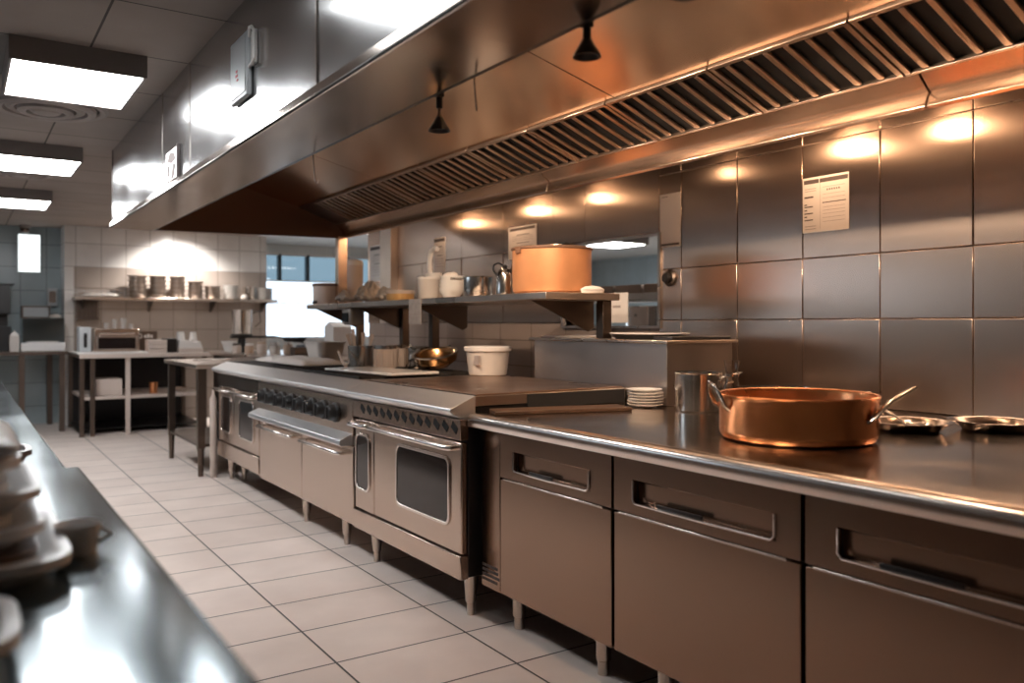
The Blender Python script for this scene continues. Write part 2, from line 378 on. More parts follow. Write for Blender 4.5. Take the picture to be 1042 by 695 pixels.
# ================================================================== HOOD
hood = thing('exhaust_hood', (1.8, 2.3, CE), 'long stainless steel exhaust hood hanging over the ranges and counter', 'extractor hood')
HY1, HY0, HX, HZ = 6.65, -1.6, .925, 1.99
secs = [HY0, .75, 2.495, 4.2, 4.85, HY1]
random.seed(4)
for y0, y1 in zip(secs, secs[1:]):
    t = Matrix.Rotation(random.uniform(-.003, .003), 4, 'Z')
    B().box(HX, HX + .012, y0 + .002, y1 - .002, HZ + .035, CE, tilt=t).build('front_panel', 'st_hood', hood, bevel=.002)
for y in secs[1:-1]:
    B().box(HX - .003, HX + .004, y - .006, y + .006, HZ + .035, CE).build('seam_strip', 'chrome', hood)
B().prism([(HX - .012, HZ + .036), (HX - .016, HZ + .004), (HX - .008, HZ - .004), (1.195, HZ - .006), (1.2, HZ), (1.2, HZ + .05), (1.19, HZ + .05), (1.188, HZ + .004), (HX + .012, HZ + .006), (HX + .012, HZ + .036)], HY0, HY1).build('gutter_lip', 'st_lip', hood, bevel=.002)
B().box(1.2, 1.213, HY0, HY1 - .03, HZ - .004, HZ + .03).build('groove_line', 'black', hood)  # black strip painting the dark of the groove at the lip edge
# interior canopy sheets
for y0, y1 in zip([HY0, .3, 2.7, 5.1, HY1 - .03], [.3, 2.7, 5.1, HY1 - .03]):
    b = B(); b.prism([(1.22, 2.53), (2.31, 2.245), (2.315, 2.257), (1.225, 2.542)], y0 + .004, y1 - .004)
    b.build('canopy_sheet', 'st_hoodin', hood, bevel=.001)
B().prism([(.94, 2.535), (1.24, 2.54), (1.24, 2.549), (.94, 2.549)], HY0, HY1 - .03).build('canopy_top', 'st_hoodin', hood)
B().prism([(1.2, 2.546), (2.4, 2.27), (2.7, 2.16), (2.7, 2.549)], HY0, HY1 - .03).build('canopy_core', 'blackmat', hood)
# baffle filters, sloping from (2.31, 2.243) to (2.62, 2.13)
fx0, fz0, fx1, fz1 = 2.312, 2.243, 2.625, 2.125
def fpt(u, d=0):  # point on slope u 0..1, d outwards (towards the cook)
    dx, dz = fx1 - fx0, fz1 - fz0; L = math.hypot(dx, dz); nx, nz = dz / L, -dx / L
    return (fx0 + dx * u + nx * d, fz0 + dz * u + nz * d)
FW = .585
y = 6.27
while y > HY0 + .1:
    ya, yb = y - FW, y
    b = B()
    for (u0, u1) in ((-.02, .03), (.97, 1.0)):
        b.prism([fpt(u0, .0), fpt(u1, .0), fpt(u1, .016), fpt(u0, .016)], ya + .004, yb - .004)
    for yy in (ya + .004, yb - .024):
        b.prism([fpt(0, 0), fpt(1, 0), fpt(1, .014), fpt(0, .014)], yy, yy + .02)
    f = b.build('baffle_filter', 'baffle', hood, bevel=.002)
    b = B(); n = 6
    for k in range(n):
        yc = ya + .034 + (FW - .068) * (k + .5) / n
        b.prism([fpt(.05, .0), fpt(.93, .0), fpt(.96, .012), fpt(.9, .014), fpt(.05, .012)], yc - .0125, yc + .0125)
    b.build('baffle', 'baffle', f, bevel=.004)
    B().prism([fpt(-.02, -.012), fpt(1.02, -.012), fpt(1.02, -.004), fpt(-.02, -.004)], ya, yb).build('filter_backing', 'blackmat', f)  # black sheet painting the dark gaps between the baffles
    y -= FW
b = B().prism([fpt(-.02, -.01), fpt(1.0, -.01), fpt(1.0, .004), fpt(-.02, .004)], 6.27, HY1 - .03); b.build('blank_panel', 'darksteel', hood)
# rear trim
for y0, y1 in zip([HY0, -.59, 1.545, 3.68, 5.8], [-.59, 1.545, 3.68, 5.8, HY1 - .03]):
    B().prism([(2.615, 2.118), (2.685, 2.058), (2.70, 2.07), (2.70, 2.16), (2.63, 2.16)], y0 + .004, y1 - .004).build('upper_trim', 'st_trim', hood, bevel=.002)
    B().prism([(2.678, 2.052), (2.66, 2.010), (2.67, 2.000), (2.70, 2.012), (2.70, 2.07)], y0 + .003, y1 - .003).build('lower_trim', 'st_trim', hood, bevel=.002)
B().prism([(2.70, 2.012), (3.488, 2.245), (3.488, 2.549), (2.70, 2.549)], HY0, HY1 - .03).build('rear_plenum', 'darksteel', hood)
B().prism([(HX, HZ), (1.2, HZ), (2.66, 2.008), (3.49, 2.245), (3.49, 2.549), (HX, 2.549)], HY1 - .028, HY1).build('end_panel', 'st_endshade', hood)
B().prism([(HX, HZ), (2.66, 2.008), (3.49, 2.245), (3.49, 2.549), (HX, 2.549)], HY0 - .03, HY0).build('end_panel', 'darksteel', hood)
B().box(2.62, 2.70, 6.56, 6.63, 1.458, 2.02).build('support_post', 'st_trim', hood, bevel=.004)

# unseen lamps added to light the canopy and wall, hung behind the front lip
for i, y in enumerate((1.70, 2.62, 3.6)):
    t = thing('hood_fill_lamp', (1.42, y, 2.478), 'unseen warm lamp added inside the hood behind its front lip', 'lamp', 'added lamps inside the hood')
    B().lathe((1.42, y, 2.478), [(0, 0), (.055, 0), (.055, -.018), (.045, -.024), (0, -.024)], 24).build('lamp_base', 'st', t)
    B().lathe((1.42, y, 2.478), [(.040, -.024), (.045, -.05), (.035, -.08), (.018, -.095), (0, -.098)], 24).build('bulb', 'bulb', t)
    l = bpy.data.lights.new('hood fill light', 'SPOT'); l.energy = (95, 125, 80)[i]; l.color = (1., .78, .58); l.shadow_soft_size = .04
    l.spot_size = math.radians(138); l.spot_blend = .35
    lo = bpy.data.objects.new('hood_fill_light', l); COL.objects.link(lo); lo.parent = t; lo.location = (.06, 0, -.07); lo.rotation_euler = (0, math.radians(-76), 0)
# small unseen lamps added in the rear plenum to make warm spots on the wall
for i, (y, e) in enumerate(((2.0, 5.5), (2.5, 7), (3.3, .8), (4.45, 2.4), (5.2, 3.4), (6.2, 2.4))):
    z = 2.012 + (3.30 - 2.70) * (2.245 - 2.012) / (3.488 - 2.70)
    t = thing('wall_fill_lamp', (3.30, y, z), 'small unseen lamp added under the rear of the hood for warm spots on the wall', 'lamp', 'added lamps under the rear of the hood')
    B().lathe((3.30, y, z - .004), [(.022, .006), (.022, 0), (.034, 0), (.036, .008)], 24).build('ring', 'st', t)
    B().lathe((3.30, y, z - .001), [(0, 0), (.022, 0)], 24).build('bulb', 'bulb', t)
    l = bpy.data.lights.new('wall fill light', 'POINT'); l.energy = e; l.color = (1., .62, .36); l.shadow_soft_size = .035
    lo = bpy.data.objects.new('wall_fill_light', l); COL.objects.link(lo); lo.parent = t; lo.location = (0, 0, -.03)
# black pendants hanging from the lip
for i, (x, y, z, lab) in enumerate(((1.235, 2.27, 1.895, 'small black hanging spot lamp at the middle of the hood'), (1.235, 1.545, 1.93, 'small black hanging spot lamp right of the hood seam'), (1.235, 1.22, 1.97, 'small black hanging spot lamp at the top edge of the photo'))):
    t = thing('spot_lamp', (x, y, z), lab, 'lamp')
    B().cyl((x, y, z + .03), (x, y, 2.03), .005).cyl((x, y, z + .028), (x, y, z + .042), .011, .007).build('stem', 'darksteel', t)
    B().box(1.215, x + .012, y - .012, y + .012, 1.99, 2.012).cyl((x, y, 1.955), (x, y, 1.99), .010).build('bracket', 'black', t, bevel=.002)
    B().lathe((x, y, z), [(.0, .034), (.012, .032), (.022, .014), (.033, -.004), (.034, -.010), (.031, -.010), (.020, .008), (0, .02)], 28).build('shade', 'blackplastic', t)
def hook(x, y, z0, dz, lab, curl):
    pts = [(x, y, z0), (x + .004, y, z0 - dz * .5), (x + .01, y, z0 - dz)]
    if curl: pts += [(x + .014, y - .004, z0 - dz - .008), (x + .018, y - .012, z0 - dz - .006), (x + .018, y - .018, z0 - dz + .004)]
    tag(B().tube(pts, .0032, 8).build('wire_hook', 'wire', origin=(x, y, z0)), lab, 'hook')
hook(1.245, 3.40, 2.02, .125, 'thin bright wire hook hanging from the far part of the hood lip', True)
hook(1.245, 2.08, 2.02, .11, 'thin bright wire rod hanging between the black spot lamps', False)
# control box and notice on hood front
t = thing('control_box', (HX, 3.28, 2.28), 'pale grey control box with a red mark fixed on the hood front', 'control box')
B().box(HX - .022, HX - .002, 3.165, 3.40, 2.155, 2.40).build('casing', 'boxgrey', t, bevel=.006)
B().box(HX - .025, HX - .022, 3.185, 3.38, 2.172, 2.383).build('cover_plate', 'boxgrey', t, bevel=.001)
B().tube([(HX - .015, 3.16, 2.37), (HX - .024, 3.13, 2.395), (HX - .024, 3.10, 2.39), (HX - .02, 3.085, 2.37), (HX - .02, 3.085, 2.27), (HX - .022, 3.11, 2.255), (HX - .015, 3.16, 2.26)], .006, 8).box(HX - .012, HX - .002, 3.10, 3.15, 2.26, 2.385).build('clip', 'white', t)
b = B().box(HX - .0265, HX - .025, 3.285, 3.305, 2.265, 2.275).box(HX - .0265, HX - .025, 3.280, 3.31, 2.248, 2.258).box(HX - .0265, HX - .025, 3.275, 3.295, 2.232, 2.24); b.build('mark', 'red', t)
t = thing('notice', (HX - .003, 4.56, 2.11), 'small framed notice with dark figure on the far hood front', 'notice')
B().box(HX - .010, HX - .002, 4.42, 4.70, 2.035, 2.19).build('panel', 'paper', t, bevel=.002)
B().box(HX - .016, HX - .002, 4.405, 4.42, 2.03, 2.195).build('edge_strip', 'ink', t)
b = B(); x = HX - .012
b.prism([(4.60, 2.18), (4.50, 2.165), (4.46, 2.13), (4.56, 2.12), (4.66, 2.14)], x, x + .002, 'x')
b.prism([(4.52, 2.115), (4.46, 2.10), (4.52, 2.04), (4.57, 2.045)], x, x + .002, 'x').prism([(4.66, 2.12), (4.61, 2.115), (4.60, 2.06), (4.64, 2.06)], x, x + .002, 'x')
b.build('figure', 'ink', t)

# ================================================================== RANGES
def rrect(y0, y1, z0, z1, r, n=6):
    P = []
    for cy, cz, a0 in ((y1 - r, z1 - r, 0), (y0 + r, z1 - r, 90), (y0 + r, z0 + r, 180), (y1 - r, z0 + r, 270)):
        for k in range(n + 1):
            a = math.radians(a0 + 90 * k / n); P.append((cy + r * math.cos(a), cz + r * math.sin(a)))
    return P
def ring_x(b, x0, x1, y0, y1, z0, z1, r, w):
    O = rrect(y0, y1, z0, z1, r); I = rrect(y0 + w, y1 - w, z0 + w, z1 - w, max(.004, r - w)); n = len(O)
    V = [[b.bm.verts.new((x, *p)) for p in L] for x, L in ((x0, O), (x0, I), (x1, I), (x1, O))]
    for q in range(4):
        A, C = V[q], V[(q + 1) % 4]
        for i in range(n): b.bm.faces.new([A[i], A[(i + 1) % n], C[(i + 1) % n], C[i]])
    return b
def oven_door(parent, x, y0, y1, z0, z1, win):
    d = B().box(x, x + .03, y0, y1, z0, z1).build('door', 'st_front', parent, bevel=.006)
    wy0, wy1, wz0, wz1 = win
    b = B(); ring_x(b, x - .008, x + .004, wy0 - .014, wy1 + .014, wz0 - .014, wz1 + .014, .05, .016); b.build('window_surround', 'chrome', d, bevel=.003)
    B().prism(rrect(wy0, wy1, wz0, wz1, .04), x - .004, x + .002, 'x').build('oven_window', 'glassdark', d)
    return d
def bar_handle(parent, x, y0, y1, z, r=.011, out=.05, mat='chrome'):
    b = B().tube([(x, y0 + .006, z), (x - out * .75, y0, z), (x - out, y0 + .02, z), (x - out, (y0 + y1) / 2, z), (x - out, y1 - .02, z), (x - out * .75, y1, z), (x, y1 - .006, z)], r, 12)
    return b.build('handle', mat, parent)
def leg(parent, x, y, top=.2, r=.03, mat='st'):
    b = B().lathe((x, y, 0), [(0, 0), (r * .55, 0), (r * .6, .01), (r * .6, .055), (r * .8, .06), (r * 1.15, top), (0, top)], 20)
    return b.build('leg', mat, parent)
def bullnose(parent, y0, y1):
    B().prism([(1.885, .978), (1.76, .926), (1.757, .915), (1.768, .90), (1.83, .876), (1.885, .876)], y0, y1).build('bullnose', 'st_bull', parent, bevel=.003)

RX, RB = 1.82, 2.75
def range_body(parent, y0, y1, mat='st'):
    B().box(RX + .03, RB, y0 + .004, y1 - .004, .185, .93).build('body', mat, parent, bevel=.004)

# --- right range
rr = thing('range_cooker', (2.28, 3.74, 0), 'stainless double door range with louvres, griddle top and oven windows, nearest to the counter', 'cooker')
y0, y1 = 3.135, 4.315
range_body(rr, y0, y1, 'black')
bullnose(rr, y0, y1)
B().box(RX - .012, RX + .03, y0, y1, .785, .876).build('fascia', 'st_front', rr, bevel=.003)
b = B()
for k in range(13):
    yc = y0 + .05 + k * .083; m = Matrix.Rotation(.55, 4, 'X')
    b.box(RX - .0145, RX - .010, yc - .026, yc + .026, .822, .852, tilt=m)
b.build('louvre', 'blackmat', rr)
d = oven_door(rr, RX - .004, y0 + .005, 4.05, .288, .775, (3.25, 3.77, .405, .69))
bar_handle(d, RX - .004, y0 + .04, 4.03, .752, .013)
d = oven_door(rr, RX - .004, 4.058, 4.30, .288, .775, (4.115, 4.275, .405, .69))
bar_handle(d, RX - .004, 4.08, 4.285, .752, .013)
B().box(RX - .012, RX + .03, y0, y1, .180, .282).build('kick_panel', 'st_front', rr, bevel=.004)
for x, y in ((1.90, 3.20), (1.90, 4.20), (2.65, 3.20), (2.65, 4.20)): leg(rr, x, y)
B().box(1.885, RB, y0, y1, .93, .975).build('top_plate', 'st', rr, bevel=.003)
B().box(2.16, RB - .01, y0 - .006, y0 + .001, .907, .972).build('recess_dark', 'blackmat', rr)  # flat black sheet painting the dark of a recess on the range side
B().box(1.895, RB - .01, y0 + .01, y1 - .004, .975, .983).build('griddle', 'griddle', rr, bevel=.002)
B().box(1.886, 1.894, y0 + .01, y1 - .004, .974, .979).build('grease_gap', 'blackmat', rr)

# --- middle range
rm = thing('range_cooker', (2.28, 5.2, 0), 'stainless middle range with a row of black knobs over two plain doors', 'cooker')
y0, y1 = 4.32, 6.05
range_body(rm, y0, y1)
bullnose(rm, y0, y1)
B().box(RX - .012, RX + .03, y0, y1, .675, .876).build('fascia', 'st_front', rm, bevel=.003)
for k in range(8):
    y = 4.56 + k * .188
    b = B().lathe((RX - .012, y, .785), [(.0, 0), (.056, 0), (.058, -.012), (.048, -.018), (.042, -.05), (.036, -.056), (0, -.056)], 24, (1, 0, 0))
    b.box(RX - .074, RX - .055, y - .009, y + .009, .75, .82)
    b.build('knob', 'blackknob', rm, bevel=.002)
B().prism([(1.81, .688), (1.735, .655), (1.730, .632), (1.74, .622), (1.81, .622)], y0 + .004, y1 - .004).build('landing_ledge', 'st_bull', rm, bevel=.003)
for a, c in ((4.325, 5.15), (5.155, 6.04)):
    d = B().box(RX - .006, RX + .03, a, c, .182, .612).build('door', 'st_front', rm, bevel=.005)
    bar_handle(d, RX - .006, a + .12, c - .06, .565, .012, .045)
for x, y in ((1.90, 4.62), (1.90, 5.30), (2.65, 4.6), (2.65, 5.9)): leg(rm, x, y)
B().box(1.885, RB, y0, y1, .93, .975).build('top_plate', 'st', rm, bevel=.003)
for k in range(4):
    b = B(); a = y0 + .14 + k * .395; c = a + .38
    for j in range(5):
        b.box(1.91 + j * .2, 1.925 + j * .2, a, c, .975, .99)
    for j in range(4): b.box(1.91, 2.73, a + j * .125, a + .015 + j * .125, .975, .99)
    b.build('grate', 'castiron', rm)

# --- left range
rl = thing('range_cooker', (2.28, 6.6, 0), 'stainless oven range at the far left end of the line beside the small table', 'cooker')
y0, y1 = 6.055, 7.2
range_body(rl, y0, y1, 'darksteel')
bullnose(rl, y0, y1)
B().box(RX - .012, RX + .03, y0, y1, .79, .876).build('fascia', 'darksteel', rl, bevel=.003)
d = oven_door(rl, RX - .004, y0 + .01, 6.72, .33, .78, (6.20, 6.56, .42, .70))
bar_handle(d, RX - .004, y0 + .05, 6.70, .755, .012)
d = oven_door(rl, RX - .004, 6.73, 7.19, .33, .78, (6.82, 7.09, .42, .70))
bar_handle(d, RX - .004, 6.76, 7.17, .755, .012)
B().box(RX - .012, RX + .03, y0, y1, .20, .322).build('kick_panel', 'st_front', rl, bevel=.004)
for x, y in ((1.90, 7.1), (1.98, 7.0), (2.65, 6.2), (2.65, 7.0)): leg(rl, x, y, .2)
B().box(1.885, RB, y0, y1, .93, .978).build('top_plate', 'castiron', rl, bevel=.003)

# ================================================================== COUNTER AND CABINETS
ct = thing('worktop', (2.7, 1.4, .845), 'long stainless steel worktop with a bright rounded front edge', 'worktop')
CX = 1.84
B().box(CX + .04, 3.485, -1.2, 3.125, .85, .905).build('top', 'st_top', ct)
B().box(2.765, 3.485, 3.127, 7.2, .85, .900).build('rear_ledge', 'darksteel', ct, bevel=.003)
arc = [(CX + .028 - .028 * math.sin(math.radians(a)), .877 + .028 * math.cos(math.radians(a))) for a in range(0, 91, 9)]
B().prism([(CX + .04, .905)] + arc + [(CX, .852), (CX + .004, .846), (CX + .04, .846)], -1.2, 3.125).build('front_edge', 'st_edge', ct)
FX = 1.90
def pocket_front(parent, y0, y1, z0, z1, py0, py1, name='drawer', mat='st_cab'):
    """sheet front with a recessed finger pocket"""
    pz0, pz1 = .683, .765
    b = B()
    b.box(FX, FX + .02, y0, y1, pz1, z1).box(FX, FX + .02, y0, y1, z0, pz0).box(FX, FX + .02, y0, py0, pz0, pz1).box(FX, FX + .02, py1, y1, pz0, pz1)
    d = b.build(name, mat, parent)
    b = B()
    b.prism([(FX + .001, pz1), (FX + .022, pz1 - .008), (FX + .024, pz0 + .004), (FX + .001, pz0), (FX + .012, pz0 - .006), (FX + .03, pz0 - .006), (FX + .03, pz1 + .004)], py0, py1)
    b.build('pocket', mat, d, bevel=.002)
    b = B().tube([(FX - .002, py0 + .004, pz1 - .004), (FX - .003, py0 + .004, pz0 + .014), (FX - .004, py0 + .016, pz0 + .003), (FX - .004, (py0 + py1) / 2, pz0 + .001), (FX - .004, py1 - .016, pz0 + .003), (FX - .003, py1 - .004, pz0 + .014), (FX - .002, py1 - .004, pz1 - .004)], .0045, 8)
    b.build('handle_rim', 'st_edge', d)
    m = (py0 + py1) / 2
    B().box(FX - .005, FX + .004, m - .02, py1 - .12, pz0 + .006, pz0 + .018).build('pull_slot', 'black', d, bevel=.002)
    B().lathe((FX, m + .09 if py1 - py0 > .55 else m + .1, .815), [(0, -.004), (.010, -.003), (.012, 0)], 16, (-1, 0, 0)).build('lock', 'darksteel', d)
    return d
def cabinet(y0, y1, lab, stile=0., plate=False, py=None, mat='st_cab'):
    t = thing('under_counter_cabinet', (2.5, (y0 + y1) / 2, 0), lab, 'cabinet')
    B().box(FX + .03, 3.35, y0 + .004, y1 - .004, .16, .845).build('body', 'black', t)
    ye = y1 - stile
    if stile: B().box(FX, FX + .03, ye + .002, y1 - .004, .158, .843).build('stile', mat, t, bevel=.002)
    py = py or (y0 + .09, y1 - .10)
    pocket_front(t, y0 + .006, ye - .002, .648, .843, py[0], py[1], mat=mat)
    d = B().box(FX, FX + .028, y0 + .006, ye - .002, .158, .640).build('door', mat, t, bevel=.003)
    B().box(FX - .006, FX, y0 + .05, ye - .03, .638, .646).build('door_lip', 'st_edge', d, bevel=.002)
    if plate:
        p = B()
        for r in range(4):
            random.seed(r)
            yy = y1 - .01
            while yy > ye + .02:
                w = random.uniform(.008, .022); p.box(FX - .0015, FX, yy - w, yy, .185 + r * .02, .197 + r * .02); yy -= w + .005
        p.build('rating_plate', 'ink', t)
    for x in (1.985, 3.2):
        for y in ((y0 + .15), (y1 - .17)):
            B().lathe((x, y, 0), [(0, 0), (.022, 0), (.022, .05), (.028, .055), (.028, .16), (0, .16)], 20).build('leg', 'st', t)
    return t
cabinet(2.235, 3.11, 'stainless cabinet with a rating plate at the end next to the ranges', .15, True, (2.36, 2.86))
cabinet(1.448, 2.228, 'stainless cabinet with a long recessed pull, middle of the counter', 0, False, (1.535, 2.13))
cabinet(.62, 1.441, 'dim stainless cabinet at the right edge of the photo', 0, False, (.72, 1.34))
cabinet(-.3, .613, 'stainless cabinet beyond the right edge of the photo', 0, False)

# bain marie box at the back
t = thing('steel_housing', (2.975, 3.4, .905), 'low brushed steel housing with a flanged top at the back of the counter', 'housing')
B().box(2.765, 3.21, 2.86, 3.94, .906, 1.20).build('body', 'st_box', t, bevel=.003)
B().box(2.745, 3.23, 2.84, 3.97, 1.20, 1.214).build('top_flange', 'st', t, bevel=.003)
B().box(2.79, 3.20, 2.825, 2.845, .995, 1.008).build('rail', 'st', t, bevel=.003)
t = thing('serving_tray', (2.98, 3.215, 1.2145), 'dark oval tray with a pale rim lying on the steel housing', 'tray')
B().lathe((2.98, 3.215, 1.2145), [(0, .0), (.17, .0), (.2, .028), (.19, .028), (.165, .006), (0, .006)], 40, squash=(.85, 1.15)).build('dish', 'blackplastic', t)
B().lathe((2.98, 3.215, 1.2145), [(.19, .026), (.205, .026), (.207, .031), (.19, .033)], 40, squash=(.85, 1.15)).build('rim', 'white', t)
tag(B().box(2.80, 3.2, 2.86, 2.99, 1.2145, 1.232).build('black_tray', 'blackplastic', bevel=.003, origin=(3.1, 3, 1.2145)), 'flat black tray on the near end of the steel housing', 'tray')
b = B().box(2.80, 3.1, 3.66, 3.92, 1.2145, 1.226); tag(b.build('cutting_board', 'white', origin=(2.9, 3.8, 1.2145), bevel=.004), 'thin white board on the far end of the steel housing', 'board')

# knob with black ring on the wall and documents
t = thing('wall_switch', (WX - .007, 3.585, 1.562), 'round black dial switch on the steel wall beside the pass opening', 'switch')
B().lathe((WX - .007, 3.585, 1.562), [(0, .0), (.048, .0), (.05, .01), (.038, .02), (0, .02)], 28, (-1, 0, 0)).build('bezel', 'darksteel', t)
B().lathe((WX - .007, 3.585, 1.562), [(.028, .018), (.03, .04), (.024, .048), (0, .048)], 28, (-1, 0, 0)).build('dial', 'black', t)
def paper(y0, y1, z0, z1, lab, style, x=WX - .0075):
    t = tag(B().box(x - .0012, x, y0, y1, z0, z1).build('paper_sheet', 'paper', origin=(x, (y0 + y1) / 2, z0)), lab, 'paper')
    h, w = z1 - z0, y1 - y0; xx = x - .0018; b = B(); g = B()
    if style == 'table':
        b.box(xx, xx + .0006, y0 + .02 * w, y1 - .38 * w, z1 - .115 * h, z1 - .04 * h).box(xx, xx + .0006, y1 - .36 * w, y1 - .03 * w, z1 - .115 * h, z1 - .04 * h)
        b.box(xx, xx + .0006, y1 - .24 * w, y1 - .04 * w, z1 - .37 * h, z1 - .34 * h)
        for k, f in enumerate((.48, .52, .58, .64, .70, .76)): b.box(xx, xx + .0006, y1 - (.10 + .13 * (k % 2)) * w, y1 - .04 * w, z1 - (f + .02) * h, z1 - f * h)
        for k in range(6): b.box(xx, xx + .0006, y1 - (.56 + .05 * k) * w, y1 - (.535 + .05 * k) * w, z1 - .27 * h, z1 - .24 * h)
        b.box(xx, xx + .0006, y0 + .06 * w, y1 - .44 * w, z1 - .49 * h, z1 - .475 * h)
        g.box(xx, xx + .0006, y1 - .392 * w, y1 - .388 * w, z0 + .05 * h, z1 - .12 * h)
        for f in (.2, .33, .4, .56, .62, .68, .75, .82): g.box(xx, xx + .0006, y0 + .08 * w, y1 - .45 * w, z1 - (f + .006) * h, z1 - f * h)
        for f in (.2, .24, .88, .93): g.box(xx, xx + .0006, y1 - .3 * w, y1 - .05 * w, z1 - (f + .01) * h, z1 - f * h)
    elif style == 'foot':
        b.box(xx, xx + .0006, y0 + .06 * w, y1 - .06 * w, z0 + .03 * h, z0 + .07 * h)
        g.box(xx, xx + .0006, y1 - .4 * w, y1 - .1 * w, z1 - .06 * h, z1 - .045 * h)
    else:
        b.box(xx, xx + .0006, y0 + .05 * w, y1 - .05 * w, z1 - .12 * h, z1 - .03 * h)
        for f in (.25, .5): b.box(xx, xx + .0006, y0 + .25 * w, y1 - .3 * w, z1 - (f + .02) * h, z1 - f * h)
        for f in (.3, .36, .42, .6, .67, .74, .82): g.box(xx, xx + .0006, y0 + .12 * w, y1 - .15 * w, z1 - (f + .012) * h, z1 - f * h)
    b.build('printing', 'ink', t); g.build('faint_printing', 'inkgrey', t)
paper(2.401, 2.659, 1.74, 2.01, 'large printed sheet with a dark heading bar on the steel wall above the copper pan', 'table')
paper(3.502, 3.672, 1.745, 2.06, 'tall blank sheet with a dark footer line beside the pass opening', 'foot')
paper(4.95, 5.32, 1.78, 2.02, 'printed sheet on the steel wall behind the orange pot', 'head')
paper(6.31, 6.52, 1.74, 2.045, 'narrow printed sheet on the wall behind the white canister', 'head')
paper(7.55, 7.9, 1.72, 2.08, 'printed sheet at the far end of the steel wall', 'head')

# ================================================================== OVERSHELF
t = thing('overshelf', (2.72, 5.1, 0), 'long steel overshelf on posts behind the ranges', 'shelf')
B().box(2.47, 2.96, 3.42, 6.9, 1.418, 1.455).build('shelf_board', 'st', t, bevel=.004)
for y in (3.50, 5.44, 5.93, 6.80):
    B().box(2.885, 2.945, y - .03, y + .03, 1.2145 if y < 4 else .9005, 1.418).build('post', 'darksteel', t, bevel=.003)
for y in (3.62, 5.0, 5.95, 6.80):
    B().prism([(2.52, 1.417), (2.94, 1.417), (2.94, 1.27), (2.90, 1.25)], y - .004, y + .004).build('bracket', 'darksteel', t)
ZS = 1.4555
# orange pot
t = thing('stock_pot', (2.72, 3.71, ZS), 'large worn orange copper stock pot on the near end of the overshelf', 'pot')
B().lathe((2.72, 3.71, ZS), [(0, 0), (.195, 0), (.212, .012), (.218, .04), (.218, .235), (.224, .243), (.22, .25), (.21, .25), (.21, .03), (.19, .012), (0, .012)], 56).build('body', 'orangepot', t)
B().lathe((2.72, 3.71, ZS), [(.2195, .236), (.225, .24), (.225, .25), (.2185, .252)], 56).build('rim', 'stain', t)
for xx in (2.49, 2.938): B().box(xx, xx + .012, 3.69, 3.73, ZS + .215, ZS + .24).build('handle_lug', 'stain', t, bevel=.003)
B().lathe((2.74, 3.70, ZS + .2525), [(0, .016), (.10, .014), (.16, .006), (.175, .0), (.17, -.0), (.1, .008), (0, .010)], 40).build('lid', 'st_pot', t)
lid_ = KIDS(t)[-1]
B().box(2.72, 2.76, 3.60, 3.72, ZS + .268, ZS + .28).build('lid_handle', 'black', lid_, bevel=.003)
# small bread / cheese lump beside
tag(B().lathe((2.80, 3.455, ZS), [(0, 0), (.045, 0), (.05, .02), (.03, .035), (0, .04)], 16, squash=(1.6, .6)).build('cloth_lump', 'cloth', origin=(2.8, 3.455, ZS)), 'small pale folded cloth beside the orange pot at the shelf end', 'cloth')
# kettle
t = thing('coffee_pot', (2.7, 4.15, ZS), 'steel coffee pot with black knob and handle left of the orange pot', 'coffee pot')
B().lathe((2.7, 4.15, ZS), [(0, 0), (.055, 0), (.057, .01), (.05, .12), (.046, .14), (.035, .16), (0, .17)], 32).build('body', 'st_pot', t)
B().lathe((2.7, 4.15, ZS), [(.0, .165), (.012, .168), (.016, .182), (0, .192)], 16).build('knob', 'black', t)
B().tube([(2.7, 4.09, ZS + .145), (2.7, 4.05, ZS + .19), (2.7, 4.03, ZS + .185), (2.7, 4.03, ZS + .15)], .008, 10).tube([(2.68, 4.20, ZS + .12), (2.67, 4.235, ZS + .16), (2.67, 4.225, ZS + .19), (2.68, 4.19, ZS + .2), (2.69, 4.16, ZS + .185)], .006, 10).build('handle', 'black', t)
# saucepan on shelf
t = thing('saucepan', (2.7, 4.46, ZS), 'steel saucepan between the coffee pot and the stacked white bowls', 'pot')
B().lathe((2.7, 4.46, ZS), [(0, 0), (.088, 0), (.092, .008), (.094, .125), (.098, .13), (.09, .13), (.088, .01), (0, .01)], 40).build('body', 'st_pot', t)
B().cyl((2.62, 4.5, ZS + .115), (2.56, 4.56, ZS + .12), .008).build('handle', 'st_pot', t)
# bowls
def bowl_mesh(r, h): return [(0, 0), (r * .5, 0), (r * .55, .006), (r * .9, h * .6), (r, h), (r * .96, h), (r * .85, h * .6), (r * .5, .012), (0, .01)]
b0 = tag(B().lathe((0, 0, 0), bowl_mesh(.085, .07), 36).build('bowl', 'porcelain'), 'white bowl at the bottom of the stack on the overshelf', 'bowl', 'stacked white bowls on the overshelf')
b0.location = (2.7, 4.80, ZS)
ordn = ['bottom', 'second', 'third', 'topmost']
for k in range(1, 4): dup(b0, (2.7 + .003 * k, 4.80, ZS + .027 * k), 'white bowl, %s from the bottom of the stack on the overshelf' % ordn[k] if k < 3 else 'white bowl, topmost of the stack on the overshelf')
tag(B().lathe((2.7, 4.80, ZS + .125), [(0, 0), (.04, .004), (.06, .02), (.045, .045), (0, .055)], 20).build('napkin', 'cloth', origin=(2.7, 4.8, ZS + .125), noise=.03, nscale=20, subd=1), 'crumpled white napkin in the topmost white bowl', 'napkin')
